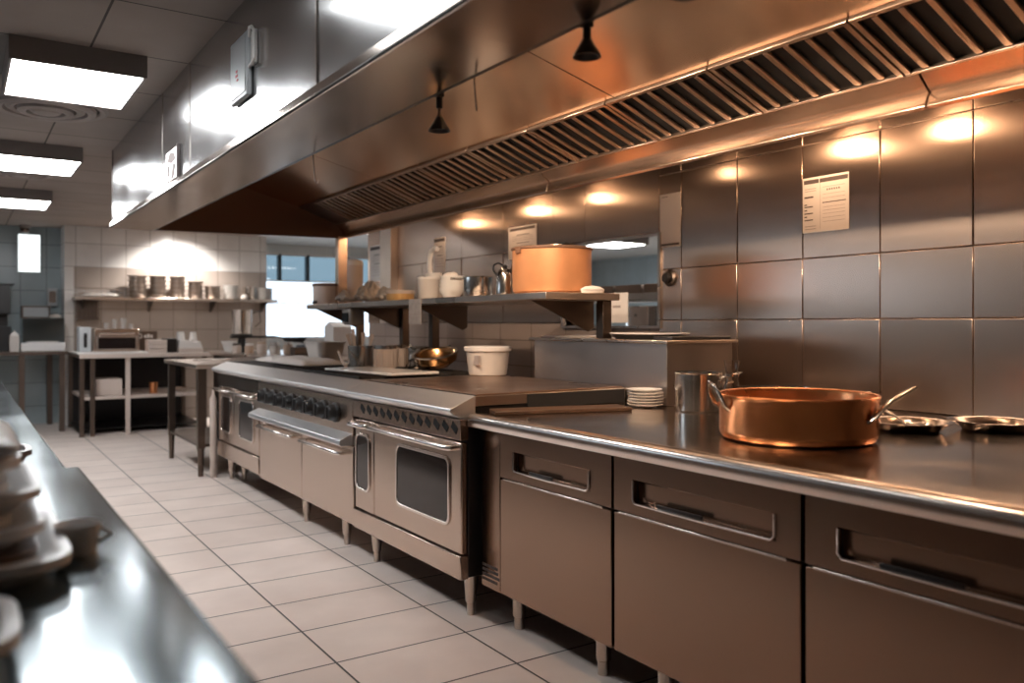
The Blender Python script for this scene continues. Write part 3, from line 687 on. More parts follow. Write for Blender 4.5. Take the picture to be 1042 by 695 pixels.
# white canister with curved mug
t = thing('canister', (2.65, 5.02, ZS), 'pale cylindrical canister on the overshelf above the hanging ticket', 'canister')
B().lathe((2.65, 5.02, ZS), [(0, 0), (.066, 0), (.072, .01), (.076, .15), (.07, .15), (.066, .014), (0, .014)], 36).build('body', 'tubwhite', t)
B().lathe((2.65, 5.02, ZS), [(.073, .135), (.079, .138), (.079, .15), (.07, .152)], 36).build('rim', 'white', t)
t = thing('jug', (2.84, 5.30, ZS), 'white jug with an arched handle behind the pale canister', 'jug')
B().lathe((2.84, 5.30, ZS), [(0, 0), (.06, 0), (.065, .06), (.06, .2), (0, .2)], 28).build('body', 'white', t)
B().tube([(2.84, 5.36, ZS + .18), (2.84, 5.37, ZS + .30), (2.84, 5.34, ZS + .36), (2.84, 5.28, ZS + .38), (2.84, 5.25, ZS + .37)], .018, 14).build('spout', 'white', t)
# yellow tin
t = thing('cake_tin', (2.68, 5.52, ZS), 'shallow round yellow orange tin with a pale lid on the overshelf', 'tin')
B().lathe((2.68, 5.52, ZS), [(0, 0), (.098, 0), (.10, .004), (.10, .062), (0, .062)], 40).build('body', 'tin', t)
B().lathe((2.68, 5.52, ZS), [(.103, .055), (.105, .06), (.103, .08), (0, .085)], 40).build('lid', 'crock', t)
# crumpled bags
random.seed(2)
for i, (x, y, r, h, lab) in enumerate(((2.70, 5.80, .085, .11, 'crumpled film bag next to the yellow tin'), (2.62, 6.0, .09, .12, 'crumpled film bag in the middle of the heap on the overshelf'), (2.74, 6.18, .10, .17, 'tallest crumpled film bag on the overshelf'), (2.60, 6.33, .09, .10, 'crumpled film bag leaning beside the stained bucket'))):
    tag(B().lathe((x, y, ZS), [(0, .022), (r * .8, .026), (r, h * .35), (r * .8, h * .7), (r * .3, h), (0, h * 1.05)], 28).build('plastic_bag', 'bag', origin=(x, y, ZS), noise=.05, nscale=34, subd=2), lab, 'bag')
# stained bucket and white box behind
t = thing('stained_bucket', (2.60, 6.765, ZS), 'pale bucket with a brown stained rim at the far end of the overshelf', 'bucket')
B().lathe((2.6, 6.765, ZS), [(0, 0), (.110, 0), (.114, .01), (.118, .17), (.11, .17), (.105, .015), (0, .015)], 40).build('body', 'crock', t)
b = B().lathe((2.6, 6.765, ZS), [(.119, .155), (.125, .16), (.125, .175), (.112, .177)], 40)
b.build('rim', 'stain', t)
B().box(2.478, 2.488, 6.70, 6.78, ZS + .01, ZS + .03).build('slot', 'black', t)
t = thing('urn', (2.86, 6.83, ZS), 'tall cream urn with rounded lid behind the stained bucket', 'urn')
B().lathe((2.86, 6.83, ZS), [(0, 0), (.085, 0), (.09, .01), (.09, .34), (.086, .35), (0, .35)], 36).build('body', 'crock', t)
B().lathe((2.86, 6.83, ZS), [(.093, .345), (.093, .365), (.08, .39), (.03, .402), (0, .405)], 36).build('lid', 'white', t)
# ticket hanging from shelf front
t = thing('order_ticket', (2.462, 4.86, 1.44), 'grey crinkled order ticket hanging from the overshelf front', 'paper')
b = B()
vs = []
for j in range(13):
    z = 1.452 - j * .0135; xo = .004 * math.sin(j * 1.3)
    vs.append([b.bm.verts.new((2.4699, 4.78, z)), b.bm.verts.new((2.4699, 4.95, z)), b.bm.verts.new((2.4665 + min(0, -abs(xo)) * .5, 4.95, z)), b.bm.verts.new((2.4665 + min(0, -abs(xo)) * .5, 4.78, z))])
for A, C in zip(vs, vs[1:]):
    for q in range(4): b.bm.faces.new([A[q], A[(q + 1) % 4], C[(q + 1) % 4], C[q]])
b.bm.faces.new(vs[0]); b.bm.faces.new(vs[-1])
b.build('sheet', 'ticket', t)
B().box(2.4635, 2.466, 4.785, 4.945, 1.352, 1.357).box(2.4635, 2.466, 4.785, 4.945, 1.332, 1.336).build('line', 'inkgrey', t)
t = thing('hanging_dispenser', (2.56, 6.1, 1.30), 'clear plastic dispenser hanging under the overshelf', 'dispenser')
B().box(2.50, 2.62, 6.02, 6.20, 1.285, 1.416).build('casing', 'tubclear', t, bevel=.025, bseg=4)
B().box(2.493, 2.50, 6.05, 6.17, 1.305, 1.38).build('front', 'glassdark', t, bevel=.003)

# ================================================================== THINGS ON THE RANGES
t = thing('food_tub', (2.66, 4.28, .9835), 'white food tub with a lid on the griddle of the nearest range', 'tub')
B().lathe((2.66, 4.28, .9835), [(0, 0), (.108, 0), (.115, .006), (.132, .155), (.12, .155), (.105, .012), (0, .012)], 48).build('body', 'tubwhite', t)
B().lathe((2.66, 4.28, .9835), [(.134, .145), (.143, .148), (.145, .168), (.138, .175), (0, .172)], 48).build('lid', 'white', t)
B().box(2.54, 2.552, 4.19, 4.25, 1.05, 1.105).build('sticker', 'inkgrey', t)
KIDS(t)[-1].rotation_euler = (0, 0, 0)
tag(B().box(2.02, 2.36, 4.40, 5.2, .9925, 1.008, rot=.12).build('cutting_board', 'porcelain', origin=(2.2, 4.8, .9925), bevel=.005), 'large flat white board lying across the middle range top', 'board')
t = thing('utensil_jar', (2.34, 5.45, .991), 'steel mesh jar crammed with pale utensils on the middle range', 'jar')
B().lathe((2.34, 5.45, .991), [(0, 0), (.085, 0), (.088, .15), (.082, .15), (.078, .01), (0, .01)], 32).build('body', 'st_pot', t)
random.seed(11)
for k in range(7):
    a = k * .9; x, y = 2.34 + .04 * math.cos(a), 5.45 + .04 * math.sin(a); x2, y2 = 2.34 + .09 * math.cos(a), 5.45 + .09 * math.sin(a); hh = random.uniform(.20, .27)
    B().tube([(x, y, 1.0), ((x + x2) / 2, (y + y2) / 2, .99 + hh * .6), (x2, y2, .99 + hh)], [.007, .007, .014], 8).build('utensil', 'crock', t)
tag(B().tube([(2.20, 5.5, 1.10), (2.16, 5.35, 1.05), (2.12, 5.18, 1.015)], [.010, .008, .012], 8).build('whisk_handle', 'crock', origin=(2.16, 5.35, 1.0)), 'pale utensil leaning against the steel mesh jar', 'utensil')
# ribbed jars
for i, (x, y, lab) in enumerate(((2.45, 5.28, 'ribbed pale glass jar right of the utensil jar'), (2.585, 5.38, 'ribbed pale glass jar behind its twin on the middle range'))):
    t = thing('ribbed_jar', (x, y, .991), lab, 'jar')
    b = B().lathe((x, y, .991), [(0, 0), (.07, 0), (.075, .01), (.075, .13), (.07, .135), (.07, .15), (0, .15)], 32)
    for k in range(14):
        a = 2 * PI * k / 14; b.cyl((x + .075 * math.cos(a), y + .075 * math.sin(a), .996), (x + .075 * math.cos(a), y + .075 * math.sin(a), 1.12), .006, n=8)
    b.build('body', 'crock', t)
    B().lathe((x, y, .991), [(.078, .13), (.078, .155), (0, .157)], 32).build('lid', 'st_pot', t)
t = thing('cooking_pot', (2.62, 5.12, .991), 'shiny steel pot between the ribbed jars and the bronze bowl', 'pot')
B().lathe((2.62, 5.12, .991), [(0, 0), (.08, 0), (.085, .01), (.085, .14), (.09, .146), (.08, .146), (.078, .01), (0, .01)], 36).build('body', 'st_pot', t)
B().tube([(2.56, 5.06, 1.12), (2.50, 4.99, 1.14), (2.48, 4.96, 1.15)], .009, 8).build('handle', 'black', t)
t = thing('wok', (2.60, 4.80, .991), 'tilted bronze bowl pan resting on the range beside the white tub', 'pan')
wax = Vector((-.22, -.12, 1)).normalized()
B().lathe((2.60, 4.80, 1.022), [(0, 0), (.06, 0), (.11, .03), (.135, .08), (.139, .08), (.128, .03), (.07, -.008), (0, -.008)], 44, tuple(wax)).build('bowl', 'bronze', t)
B().lathe((2.60, 4.80, 1.022), [(.133, .074), (.145, .078), (.145, .088), (.133, .088)], 44, tuple(wax)).build('rim', 'st_pot', t)
b = B().cyl((2.68, 4.89, 1.10), (2.80, 5.0, 1.14), .012, .010); b.build('handle', 'black', t)
# cloths on left
def cloth(x0, x1, y0, y1, z, lab, rot=0, mat='cloth'):
    b = B(); nx, ny = 10, 14; V = {}
    for s_ in (0, 1):
        for i in range(nx + 1):
            for j in range(ny + 1):
                x = x0 + (x1 - x0) * i / nx; y = y0 + (y1 - y0) * j / ny
                h = .012 * math.sin(i * 1.1 + j * .5) * math.sin(j * .9) + .012
                edge = min(i, nx - i, j, ny - j); h = h if edge else 0
                V[s_, i, j] = b.bm.verts.new((x, y, z + (.006 + h + (.018 if edge else .006)) * s_))
    for s_ in (0, 1):
        for i in range(nx):
            for j in range(ny): b.bm.faces.new([V[s_, i, j], V[s_, i + 1, j], V[s_, i + 1, j + 1], V[s_, i, j + 1]])
    rim = [(i, 0) for i in range(nx)] + [(nx, j) for j in range(ny)] + [(i, ny) for i in range(nx, 0, -1)] + [(0, j) for j in range(ny, 0, -1)]
    for k in range(len(rim)):
        p, q = rim[k], rim[(k + 1) % len(rim)]; b.bm.faces.new([V[(0,) + p], V[(0,) + q], V[(1,) + q], V[(1,) + p]])
    return tag(b.build('kitchen_cloth', mat, origin=((x0 + x1) / 2, (y0 + y1) / 2, z), subd=1, ang=180), lab, 'cloth')
cloth(2.02, 2.40, 5.75, 6.62, .991, 'folded white cloth lying on the range in front of the big white tub')
cloth(2.10, 2.5, 6.72, 7.18, .979, 'folded white cloth at the far left end of the range line')
t = thing('big_tub', (2.62, 6.86, .979), 'wide white tapering tub on the far left range', 'tub')
def rtub(cx, cy, z, wx, wy, h, taper, mat, name, parent, rim=True):
    b = B(); L = []
    for sc, zz in ((taper, 0), (1, h), (1.07, h), (1.07, h + .015), (.95, h + .015), (taper * .93, .01)):
        L.append([b.bm.verts.new((cx + p[0] * sc, cy + p[1] * sc, z + zz)) for p in rrect(-wx / 2, wx / 2, -wy / 2, wy / 2, .07, 5)])
    n = len(L[0])
    for A, C in zip(L, L[1:]):
        for i in range(n): b.bm.faces.new([A[i], A[(i + 1) % n], C[(i + 1) % n], C[i]])
    b.bm.faces.new(L[0]); b.bm.faces.new(L[-1]); return b.build(name, mat, parent, ang=50)
rtub(2.62, 6.86, .979, .26, .36, .15, .8, 'tubwhite', 'body', t)

# ================================================================== THINGS ON THE COUNTER
tag(B().prism([(1.885, 2.975), (2.495, 2.80), (2.545, 2.955), (1.94, 3.11)], .9055, .921, 'z').build('chopping_board', 'wood', origin=(2.2, 2.95, .9055), bevel=.003), 'dark wooden chopping board at the left end of the worktop', 'board')
pl = tag(B().lathe((0, 0, 0), [(0, 0), (.045, 0), (.05, .004), (.082, .013), (.085, .017), (.08, .017), (.048, .008), (0, .007)], 40).build('small_plate', 'porcelain'), 'bottom plate of the small white stack beside the saucepan', 'plate', 'stack of small white plates')
pl.location = (2.78, 2.965 - .22, .9055)
nm = ['', 'second', 'third', 'fourth', 'fifth']
px, py = 2.665, 2.90
pl.location = (px, py, .9055)
for k in range(1, 6): dup(pl, (px + random.uniform(-.004, .004), py + random.uniform(-.004, .004), .9055 + .0135 * k), 'small white plate, %s from the bottom of the stack beside the saucepan' % nm[k] if k < 5 else 'small white plate, topmost of the stack beside the saucepan')
# saucepan
sx, sy = 2.745, 2.64
t = thing('saucepan', (sx, sy, .9055), 'polished steel saucepan on the worktop left of the copper pan', 'pot')
B().lathe((sx, sy, .9055), [(0, 0), (.098, 0), (.104, .006), (.104, .165), (.109, .172), (.101, .172), (.098, .01), (0, .01)], 48).build('body', 'st_pot', t)
B().tube([(sx + .02, sy - .10, 1.055), (sx + .03, sy - .14, 1.065), (sx + .04, sy - .21, 1.085)], [.011, .010, .009], 10, .5).build('handle', 'st_pot', t)
B().box(sx + .005, sx + .035, sy - .110, sy - .098, 1.042, 1.068).build('rivet_plate', 'st_pot', t, bevel=.003)
# carafe
gx, gy = 2.68, 2.39
t = thing('glass_carafe', (gx, gy, .9055), 'clear glass carafe standing behind the copper pan handle', 'carafe')
B().lathe((gx, gy, .9055), [(0, 0), (.05, 0), (.055, .01), (.05, .08), (.028, .14), (.024, .18), (.033, .235), (.030, .235), (.021, .18), (.025, .14), (.046, .08), (.05, .012), (0, .008)], 36).build('body', 'glass', t)
B().lathe((gx, gy, .9055), [(.025, .165), (.03, .168), (.03, .178), (.0255, .181)], 30).build('collar', 'st_pot', t)
# copper pan
cx, cy, R_, z0 = 2.36, 1.82, .257, .9055
t = thing('copper_pan', (cx, cy, z0), 'large round copper pan with steel strap handles on the worktop', 'pan')
B().lathe((cx, cy, z0), [(0, 0), (R_ - .03, 0), (R_ - .012, .005), (R_ - .003, .018), (R_ - .001, .03), (R_ - .001, .135), (R_ + .004, .146), (R_ + .002, .150), (R_ - .005, .148), (R_ - .008, .135), (R_ - .009, .03), (R_ - .02, .012), (0, .010)], 96).build('body', 'copper', t)
B().lathe((cx, cy, z0), [(R_ + .0035, .1455), (R_ + .0055, .149), (R_ + .001, .1525), (R_ - .006, .150)], 96).build('rim', 'copper', t)
rt = Vector((.834, -.552, 0)); fw = Vector((.552, .834, 0)); C0 = Vector((cx, cy, z0))
def pp(r, f, z): return C0 + rt * r + fw * f + Vector((0, 0, z))
b = B().tube([pp(.150, -.205, .075), pp(.175, -.208, .095), pp(.235, -.17, .135), pp(.30, -.13, .160), pp(.335, -.11, .172), pp(.345, -.10, .172)], [.012, .018, .019, .021, .022, .012], 14, .42)
h = b.build('handle', 'chrome', t)
B().cyl(pp(.155, -.204, .078), pp(.15, -.215, .078), .006).cyl(pp(.165, -.20, .092), pp(.163, -.212, .092), .006).build('rivet', 'chrome', h)
b = B().tube([pp(-.246, -.06, .10), pp(-.262, -.065, .115), pp(-.275, -.06, .15), pp(-.290, -.03, .178), pp(-.292, .02, .182), pp(-.28, .06, .15), pp(-.262, .07, .115), pp(-.246, .06, .10)], [.011, .012, .012, .012, .012, .012, .012, .011], 12, .45)
b.build('handle', 'st_pot', t)
# steel pan behind
qx, qy = 3.02, 2.42
t = thing('steel_pan', (qx, qy, .9055), 'wide low steel pan mostly hidden behind the copper pan', 'pan')
B().lathe((qx, qy, .9055), [(0, 0), (.16, 0), (.172, .01), (.178, .098), (.186, .104), (.172, .104), (.165, .012), (0, .01)], 56).build('body', 'st_pot', t)
B().tube([(qx + .1, qy - .15, .99), (qx + .15, qy - .2, .995), (qx + .22, qy - .3, 1.0)], .01, 10, .5).build('handle', 'st_pot', t)
# silver dishes
def dish(x, y, r, z, lab, hand):
    t = thing('serving_dish', (x, y, z), lab, 'dish')
    B().lathe((x, y, z), [(0, 0), (r * .68, 0), (r * .72, .004), (r * .9, .026), (r, .032), (r + .004, .036), (r, .037), (r * .88, .031), (r * .7, .010), (0, .006)], 64).build('body', 'silver', t)
    if hand:
        b = B().tube([(x + rt.x * (r - .01) + fw.x * -.03, y + rt.y * (r - .01) + fw.y * -.03, z + .033), (x + rt.x * (r + .035), y + rt.y * (r + .035), z + .038), (x + rt.x * (r - .01) + fw.x * .05, y + rt.y * (r - .01) + fw.y * .05, z + .033)], .006, 8, .6)
        b.build('handle', 'silver', t)
    return t
dish(2.87, 1.735, .150, .9055, 'shallow silver serving dish right of the copper pan', False)
dish(3.14, 1.565, .150, .9055, 'silver serving dish with a side handle behind the nearer one', True)
t = tag(B().tube([(2.90, 1.93, 1.005), (2.89, 1.87, .985), (2.88, 1.80, .958), (2.87, 1.75, .934), (2.87, 1.72, .928), (2.87, 1.69, .930), (2.87, 1.665, .938)], [.009, .008, .008, .010, .024, .024, .008], 14, .4).build('serving_spoon', 'silver', origin=(2.9, 1.75, .93)), 'silver spoon resting in the nearer serving dish', 'spoon')

# ================================================================== FOREGROUND TABLES
def work_table(x0, x1, y0, y1, z, lab, mat):
    t = thing('steel_table', ((x0 + x1) / 2, (y0 + y1) / 2, 0), lab, 'table')
    B().box(x0, x1, y0, y1, z - .045, z).build('tabletop', mat, t, bevel=.010, bseg=3)
    B().box(x0 + .08, x1 - .1, y0 + .1, y1 - .1, .25, .275).build('undershelf', mat, t)
    B().box(x1 - .075, x1 - .06, y0 + .05, y1 - .05, .12, z - .05).build('added_side_panel', 'darksteel', t, bevel=.003)  # dark panel added to darken what the cabinets reflect
    for x in (x0 + .1, x1 - .12):
        for y in (y0 + .12, y1 - .12): B().cyl((x, y, 0), (x, y, z - .045), .022).build('leg', mat, t)
    return t
work_table(-.95, .278, -.6, 2.57, .90, 'blurred steel table in the left foreground', 'st_table')
work_table(-.95, .262, 2.60, 8.1, .875, 'long steel table beyond the foreground table at the left', 'st_table')
zt = .9005
t0 = thing('food_tray', (-.12, 1.62, zt), 'grey rimmed tray at the bottom of the blurred stack in the left foreground', 'tray')
rtub(-.12, 1.62, zt, .50, .42, .025, .9, 'fgwhite', 'body', t0)
rtub(-.12, 1.62, zt + .004, .42, .34, .026, .9, 'fgdark', 'lining', t0)
for k, (x, y, w_, d_, lab) in enumerate(((-.135, 1.63, .46, .38, 'second tray of the blurred foreground stack'), (-.125, 1.66, .44, .36, 'third tray of the blurred foreground stack'), (-.14, 1.68, .42, .34, 'topmost tray of the blurred foreground stack'))):
    z = zt + .046 * (k + 1)
    t = thing('food_tray', (x, y, z), lab, 'tray')
    rtub(x, y, z, w_, d_, .024, .9, 'fgwhite', 'body', t); rtub(x, y, z + .004, w_ - .08, d_ - .08, .024, .9, 'fgwhite', 'lining', t)
cloth(-.36, .085, 1.50, 1.86, zt + .188, 'crumpled white cloth thrown over the foreground tray stack', mat='fgwhite')
t = thing('small_cup', (.17, 1.60, zt), 'small white cup beside the foreground tray stack', 'cup')
B().lathe((.17, 1.60, zt), [(0, 0), (.030, 0), (.036, .045), (.038, .05), (.033, .045), (.028, .006), (0, .006)], 28).build('body', 'fgwhite', t)
B().tube([(.203, 1.59, zt + .040), (.22, 1.58, zt + .03), (.2, 1.59, zt + .016)], .004, 8).build('handle', 'fgwhite', t)
tag(rtub(-.10, 1.16, zt, .30, .22, .028, .88, 'fgwhite', 'white_dish', None), 'blurred pale dish at the left edge nearest the camera', 'dish')
tag(rtub(.04, 2.86, .876, .26, .22, .035, .85, 'fgdark', 'brown_dish', None), 'dark brown dish on the far table behind the tray stack', 'dish')

# ================================================================== SMALL PREP TABLE AND REAR COUNTER
t = thing('prep_table', (2.05, 8.0, 0), 'small dark steel table with tapered legs at the end of the range line', 'table')
B().box(1.66, 2.5, 7.30, 8.62, .915, .95).build('tabletop', 'st', t, bevel=.004)
for x, y in ((1.71, 7.36), (1.71, 8.52), (2.44, 7.36), (2.44, 8.52)):
    B().box(x - .03, x + .03, y - .03, y + .03, .24, .915).lathe((x, y, 0), [(0, 0), (.022, 0), (.028, .22), (.036, .24), (0, .24)], 20).build('leg', 'darksteel', t, bevel=.002)
B().box(1.69, 2.46, 7.34, 8.54, .25, .275).build('undershelf', 'darksteel', t)
tag(B().tube([(1.78, 7.9, .962), (1.86, 7.6, .975), (1.93, 7.32, .995)], [.014, .010, .010], 8, .5).build('serving_tongs', 'chrome', origin=(1.86, 7.6, .955)), 'long bright utensil lying across the prep table corner', 'utensil')
t = thing('canister', (2.0, 7.7, .2755), 'dark canister with a wire bail on the undershelf of the prep table', 'canister')
B().lathe((2.0, 7.7, .2755), [(0, 0), (.09, 0), (.095, .2), (.09, .22), (0, .22)], 28).build('body', 'black', t)
B().tube([(1.905, 7.7, .47), (1.90, 7.7, .54), (2.0, 7.7, .60), (2.10, 7.7, .54), (2.095, 7.7, .47)], .005, 8).build('handle', 'wire', t)
t = thing('gas_cylinder', (2.15, 7.27, 0), 'slim pale cylinder standing between the prep table and the ranges', 'cylinder')
B().lathe((1.79, 7.26, 0), [(0, 0), (.028, 0), (.03, .3), (.03, .66), (.012, .7), (.012, .74), (0, .74)], 24).build('body', 'crock', t)
t.location = (1.79, 7.26, 0)
for k in KIDS(t): k.location = (0, 0, 0); k.data.transform(Matrix.Translation((2.15 - 1.79, 7.27 - 7.26, 0)))
t = thing('rear_counter', (2.98, 8.9, 0), 'steel counter behind the prep table crowded with jars and pots', 'counter')
B().box(2.54, 3.44, 7.32, 10.5, .925, .965).build('top', 'st', t, bevel=.004)
B().box(2.58, 3.42, 7.36, 10.46, .12, .925).build('body', 'darksteel', t)
B().box(2.62, 3.40, 7.4, 10.4, 0, .12).build('plinth', 'black', t)
zc = .9655
def jar(x, y, r, h, lab, mat, lidmat):
    t = thing('jar', (x, y, zc), lab, 'jar', 'jars along the front of the rear counter')
    B().lathe((x, y, zc), [(0, 0), (r * .95, 0), (r, .006), (r, h * .72), (r * .8, h * .8), (0, h * .8)], 24).build('body', mat, t)
    B().lathe((x, y, zc), [(0, h * .8), (r * .85, h * .8), (r * .85, h * .98), (r * .8, h), (0, h)], 24).build('lid', lidmat, t)
for x, y, r, h, m, l, lab in ((2.60, 9.52, .05, .11, 'crock', 'darksteel', 'cream jar with a dark lid, leftmost on the rear counter'), (2.70, 9.38, .05, .11, 'card', 'white', 'brown jar with a white lid on the rear counter'),
                              (2.80, 9.24, .055, .13, 'crock', 'card', 'cream jar with a brown lid on the rear counter'), (2.90, 9.10, .06, .13, 'glassy', 'st', 'glass jar with a steel lid on the rear counter'),
                              (3.00, 8.96, .05, .13, 'card', 'st', 'brown jar with a steel lid on the rear counter'), (3.09, 8.82, .055, .10, 'darksteel', 'black', 'low dark jar, rightmost on the rear counter')):
    jar(x, y, r, h, lab, m, l)
# steel pot on stand
t = thing('pot_stand', (2.72, 9.75, zc), 'black cast stand under the tall steel pot on the rear counter', 'stand')
B().lathe((2.72, 9.75, zc), [(0, 0), (.06, 0), (.05, .03), (.04, .16), (.12, .195), (.12, .21), (0, .21)], 24).build('column', 'castiron', t)
B().box(2.60, 3.1, 9.7, 9.8, zc + .165, zc + .19).build('arm', 'castiron', t)
t = thing('tall_pot', (2.72, 9.75, zc + .2105), 'tall cylindrical steel pot with a ladle handle below the wall shelf', 'pot')
B().lathe((2.72, 9.75, zc + .2105), [(0, 0), (.108, 0), (.112, .01), (.112, .27), (.118, .28), (.105, .28), (.102, .012), (0, .012)], 40).build('body', 'st_pot', t)
B().tube([(2.82, 9.65, 1.42), (2.88, 9.60, 1.44), (2.89, 9.59, 1.32), (2.84, 9.64, 1.26)], .008, 8).build('handle', 'darksteel', t)
for x, y, z, r, a, lab in ((3.0, 8.75, zc + .14, .13, -.5, 'black frying pan on a stack at the rear counter'), (3.22, 8.7, zc + .085, .12, -.9, 'black frying pan lowest on the rear counter')):
    t = thing('frying_pan', (x, y, z), lab, 'pan')
    B().lathe((x, y, z), [(0, 0), (r * .8, 0), (r, .04), (r * .97, .04), (r * .78, .006), (0, .006)], 36).build('body', 'castiron', t)
    B().tube([(x - r * .7, y + r * .7, z + .035), (x - r * 1.1, y + r * 1.1, z + .05), (x - r * 2.0, y + r * 2.0, z + .055)], .012, 8, .6).build('handle', 'blackplastic', t)
t = thing('pan_rest', (3.12, 8.72, zc), 'dark box the frying pans rest on at the rear counter', 'box')
B().box(2.95, 3.32, 8.59, 8.75, zc, zc + .084).build('body', 'darksteel', t, bevel=.004)
t = thing('white_carton', (3.3, 8.30, zc), 'tall white carton at the right of the rear counter', 'carton')
B().box(3.2, 3.40, 8.15, 8.40, zc, zc + .30).build('body', 'white', t, bevel=.004)
B().prism([(8.15, zc + .30), (8.40, zc + .30), (8.275, zc + .35)], 3.2, 3.4, 'x').build('top_fold', 'white', t)
t = thing('white_tub', (2.72, 10.1, zc), 'short white tub at the far left of the rear counter', 'tub')
B().lathe((2.72, 10.1, zc), [(0, 0), (.10, 0), (.13, .11), (.135, .12), (.12, .115), (.09, .01), (0, .01)], 32).build('body', 'white', t)
B().lathe((2.72, 10.1, zc), [(.128, .105), (.142, .11), (.142, .122), (.125, .124)], 32).build('rim', 'white', t)

# ================================================================== END WALL
t = thing('wall_shelf', (2.45, 11.85, 1.63), 'long steel wall shelf under the white tiles of the end wall', 'shelf')
B().box(1.20, 3.75, 11.62, 11.99, 1.60, 1.635).build('shelf_board', 'st', t, bevel=.004)
for x in (1.3, 2.1, 2.9, 3.6): B().prism([(11.66, 1.6), (11.985, 1.6), (11.985, 1.46), (11.96, 1.46)], x, x + .02, 'x').build('bracket', 'darksteel', t)
tag(B().box(3.70, 4.75, 11.93, 11.95, 1.585, 1.60).build('rail', 'st', origin=(4.2, 11.94, 1.59)), 'thin steel rail running from the wall shelf into the bright room', 'rail')
pans = tag(B().lathe((0, 0, 0), [(0, 0), (.092, 0), (.098, .006), (.106, .042), (.122, .046), (.122, .056), (.112, .058), (.096, .008), (0, .008)], 32).build('steel_pan', 'panst'), 'x', 'pan')
white_p = tag(B().lathe((0, 0, 0), [(0, 0), (.07, 0), (.11, .018), (.112, .022), (.1, .02), (.07, .006), (0, .006)], 32).build('dinner_plate', 'porcelain'), 'x', 'plate')
ordw = ['bottom', 'second from the bottom', 'third from the bottom', 'fourth from the bottom', 'fifth from the bottom', 'sixth from the bottom', 'seventh from the bottom', 'eighth from the bottom']
first = True
for x, n, s_, which in ((1.945, 5, 1., 'leftmost'), (2.195, 5, .93, 'second'), (2.435, 5, .90, 'third'), (2.668, 4, .88, 'fourth'), (2.89, 3, .95, 'fifth')):
    for k in range(n):
        lab = 'steel pan, %s of the %s pan stack on the wall shelf' % (ordw[k] if k < n - 1 else 'topmost', which)
        loc = (x + random.uniform(-.004, .004), 11.78, 1.6355 + k * .0585 * 1.0)
        if first: pans.location = loc; pans['label'] = lab; pans['group'] = 'stacked steel pans on the wall shelf'; first = False; o = pans
        else: o = dup(pans, loc, lab)
        o.scale = (s_, s_, 1)
first = True
for x, n, which in ((3.14, 8, 'white plate stack'), (3.62, 7, 'plate stack at the shelf end')):
    for k in range(n):
        lab = 'dinner plate, %s of the %s' % (ordw[k] if k < n - 1 else 'topmost', which)
        loc = (x, 11.78, 1.6355 + k * .024)
        if first: white_p.location = loc; white_p['label'] = lab; white_p['group'] = 'stacked plates on the wall shelf'; first = False
        else: dup(white_p, loc, lab)
t = thing('steel_mug', (3.42, 11.86, 1.6355), 'dark steel container between the two plate stacks', 'container')
B().lathe((3.42, 11.86, 1.6355), [(0, 0), (.085, 0), (.09, .01), (.09, .17), (.095, .18), (.082, .18), (.08, .01), (0, .01)], 28).build('body', 'st_pot', t)
B().tube([(3.37, 11.78, 1.78), (3.34, 11.74, 1.76), (3.34, 11.74, 1.71), (3.37, 11.78, 1.69)], .007, 8).build('handle', 'darksteel', t)
tag(B().lathe((3.30, 11.69, 1.6355), [(0, 0), (.045, .0), (.055, .03), (.04, .06), (0, .07)], 20).build('white_towel', 'cloth', origin=(3.3, 11.69, 1.6355), noise=.01, subd=1), 'crumpled white towel at the right of the wall shelf', 'towel')
cloth(1.30, 1.72, 11.72, 11.9, 1.650, 'flat pale heap of wrapping at the left end of the wall shelf')
t = thing('wire_basket', (1.5, 11.8, 1.66), 'low wire basket at the left end of the wall shelf', 'basket')
b = B()
for z in (1.68, 1.74): b.tube([(1.24, 11.68, z), (1.78, 11.68, z), (1.78, 11.95, z), (1.24, 11.95, z), (1.24, 11.68, z)], .004, 6)
for k in range(9): x = 1.24 + k * .0675; b.tube([(x, 11.68, 1.745), (x, 11.68, 1.64), (x, 11.95, 1.64), (x, 11.95, 1.745)], .003, 6)
b.build('wires', 'wire', t)
t = thing('dish_rack', (1.38, 11.85, 1.40), 'dark wire holder hanging under the left end of the wall shelf', 'rack')
b = B()
for k in range(6): b.tube([(1.24 + k * .05, 11.80, 1.60), (1.24 + k * .05, 11.78, 1.36), (1.24 + k * .05, 11.93, 1.36)], .006, 6)
b.box(1.24, 1.49, 11.78, 11.94, 1.35, 1.365).box(1.24, 1.49, 11.9, 11.94, 1.36, 1.6); b.build('frame', 'darksteel', t)

# work table at end wall
t = thing('work_table', (1.98, 11.2, 0), 'steel work table with open shelves below the wall shelf', 'table')
B().box(1.14, 2.58, 10.62, 11.9, .905, .945).build('tabletop', 'st', t, bevel=.004)
B().box(1.14, 2.58, 10.60, 10.63, .90, .9445).build('front_rail', 'crock', t, bevel=.003)
for x, m in ((1.17, 'darksteel'), (1.28, 'darksteel'), (1.655, 'crock'), (2.52, 'darksteel')): B().box(x - .025, x + .025, 10.64, 10.69, 0, .905).build('leg', m, t, bevel=.003)
for x in (1.17, 2.52): B().box(x - .025, x + .025, 11.8, 11.85, 0, .905).build('leg', 'darksteel', t)
B().box(1.19, 2.50, 10.66, 11.8, .42, .455).build('shelf', 'crock', t, bevel=.003)
B().box(1.16, 2.54, 11.85, 11.87, .05, .905).build('dark_back_panel', 'black', t)  # black panel put in for the dark under the table
B().box(1.16, 2.54, 10.9, 11.85, .05, .06).build('bottom_panel', 'black', t)
zt2 = .9455
tag(B().box(1.12, 1.87, 10.60, 11.2, zt2, zt2 + .022).build('serving_board', 'white', origin=(1.5, 10.9, zt2), bevel=.006), 'broad white board under the toaster oven', 'board')
z5 = zt2 + .0225
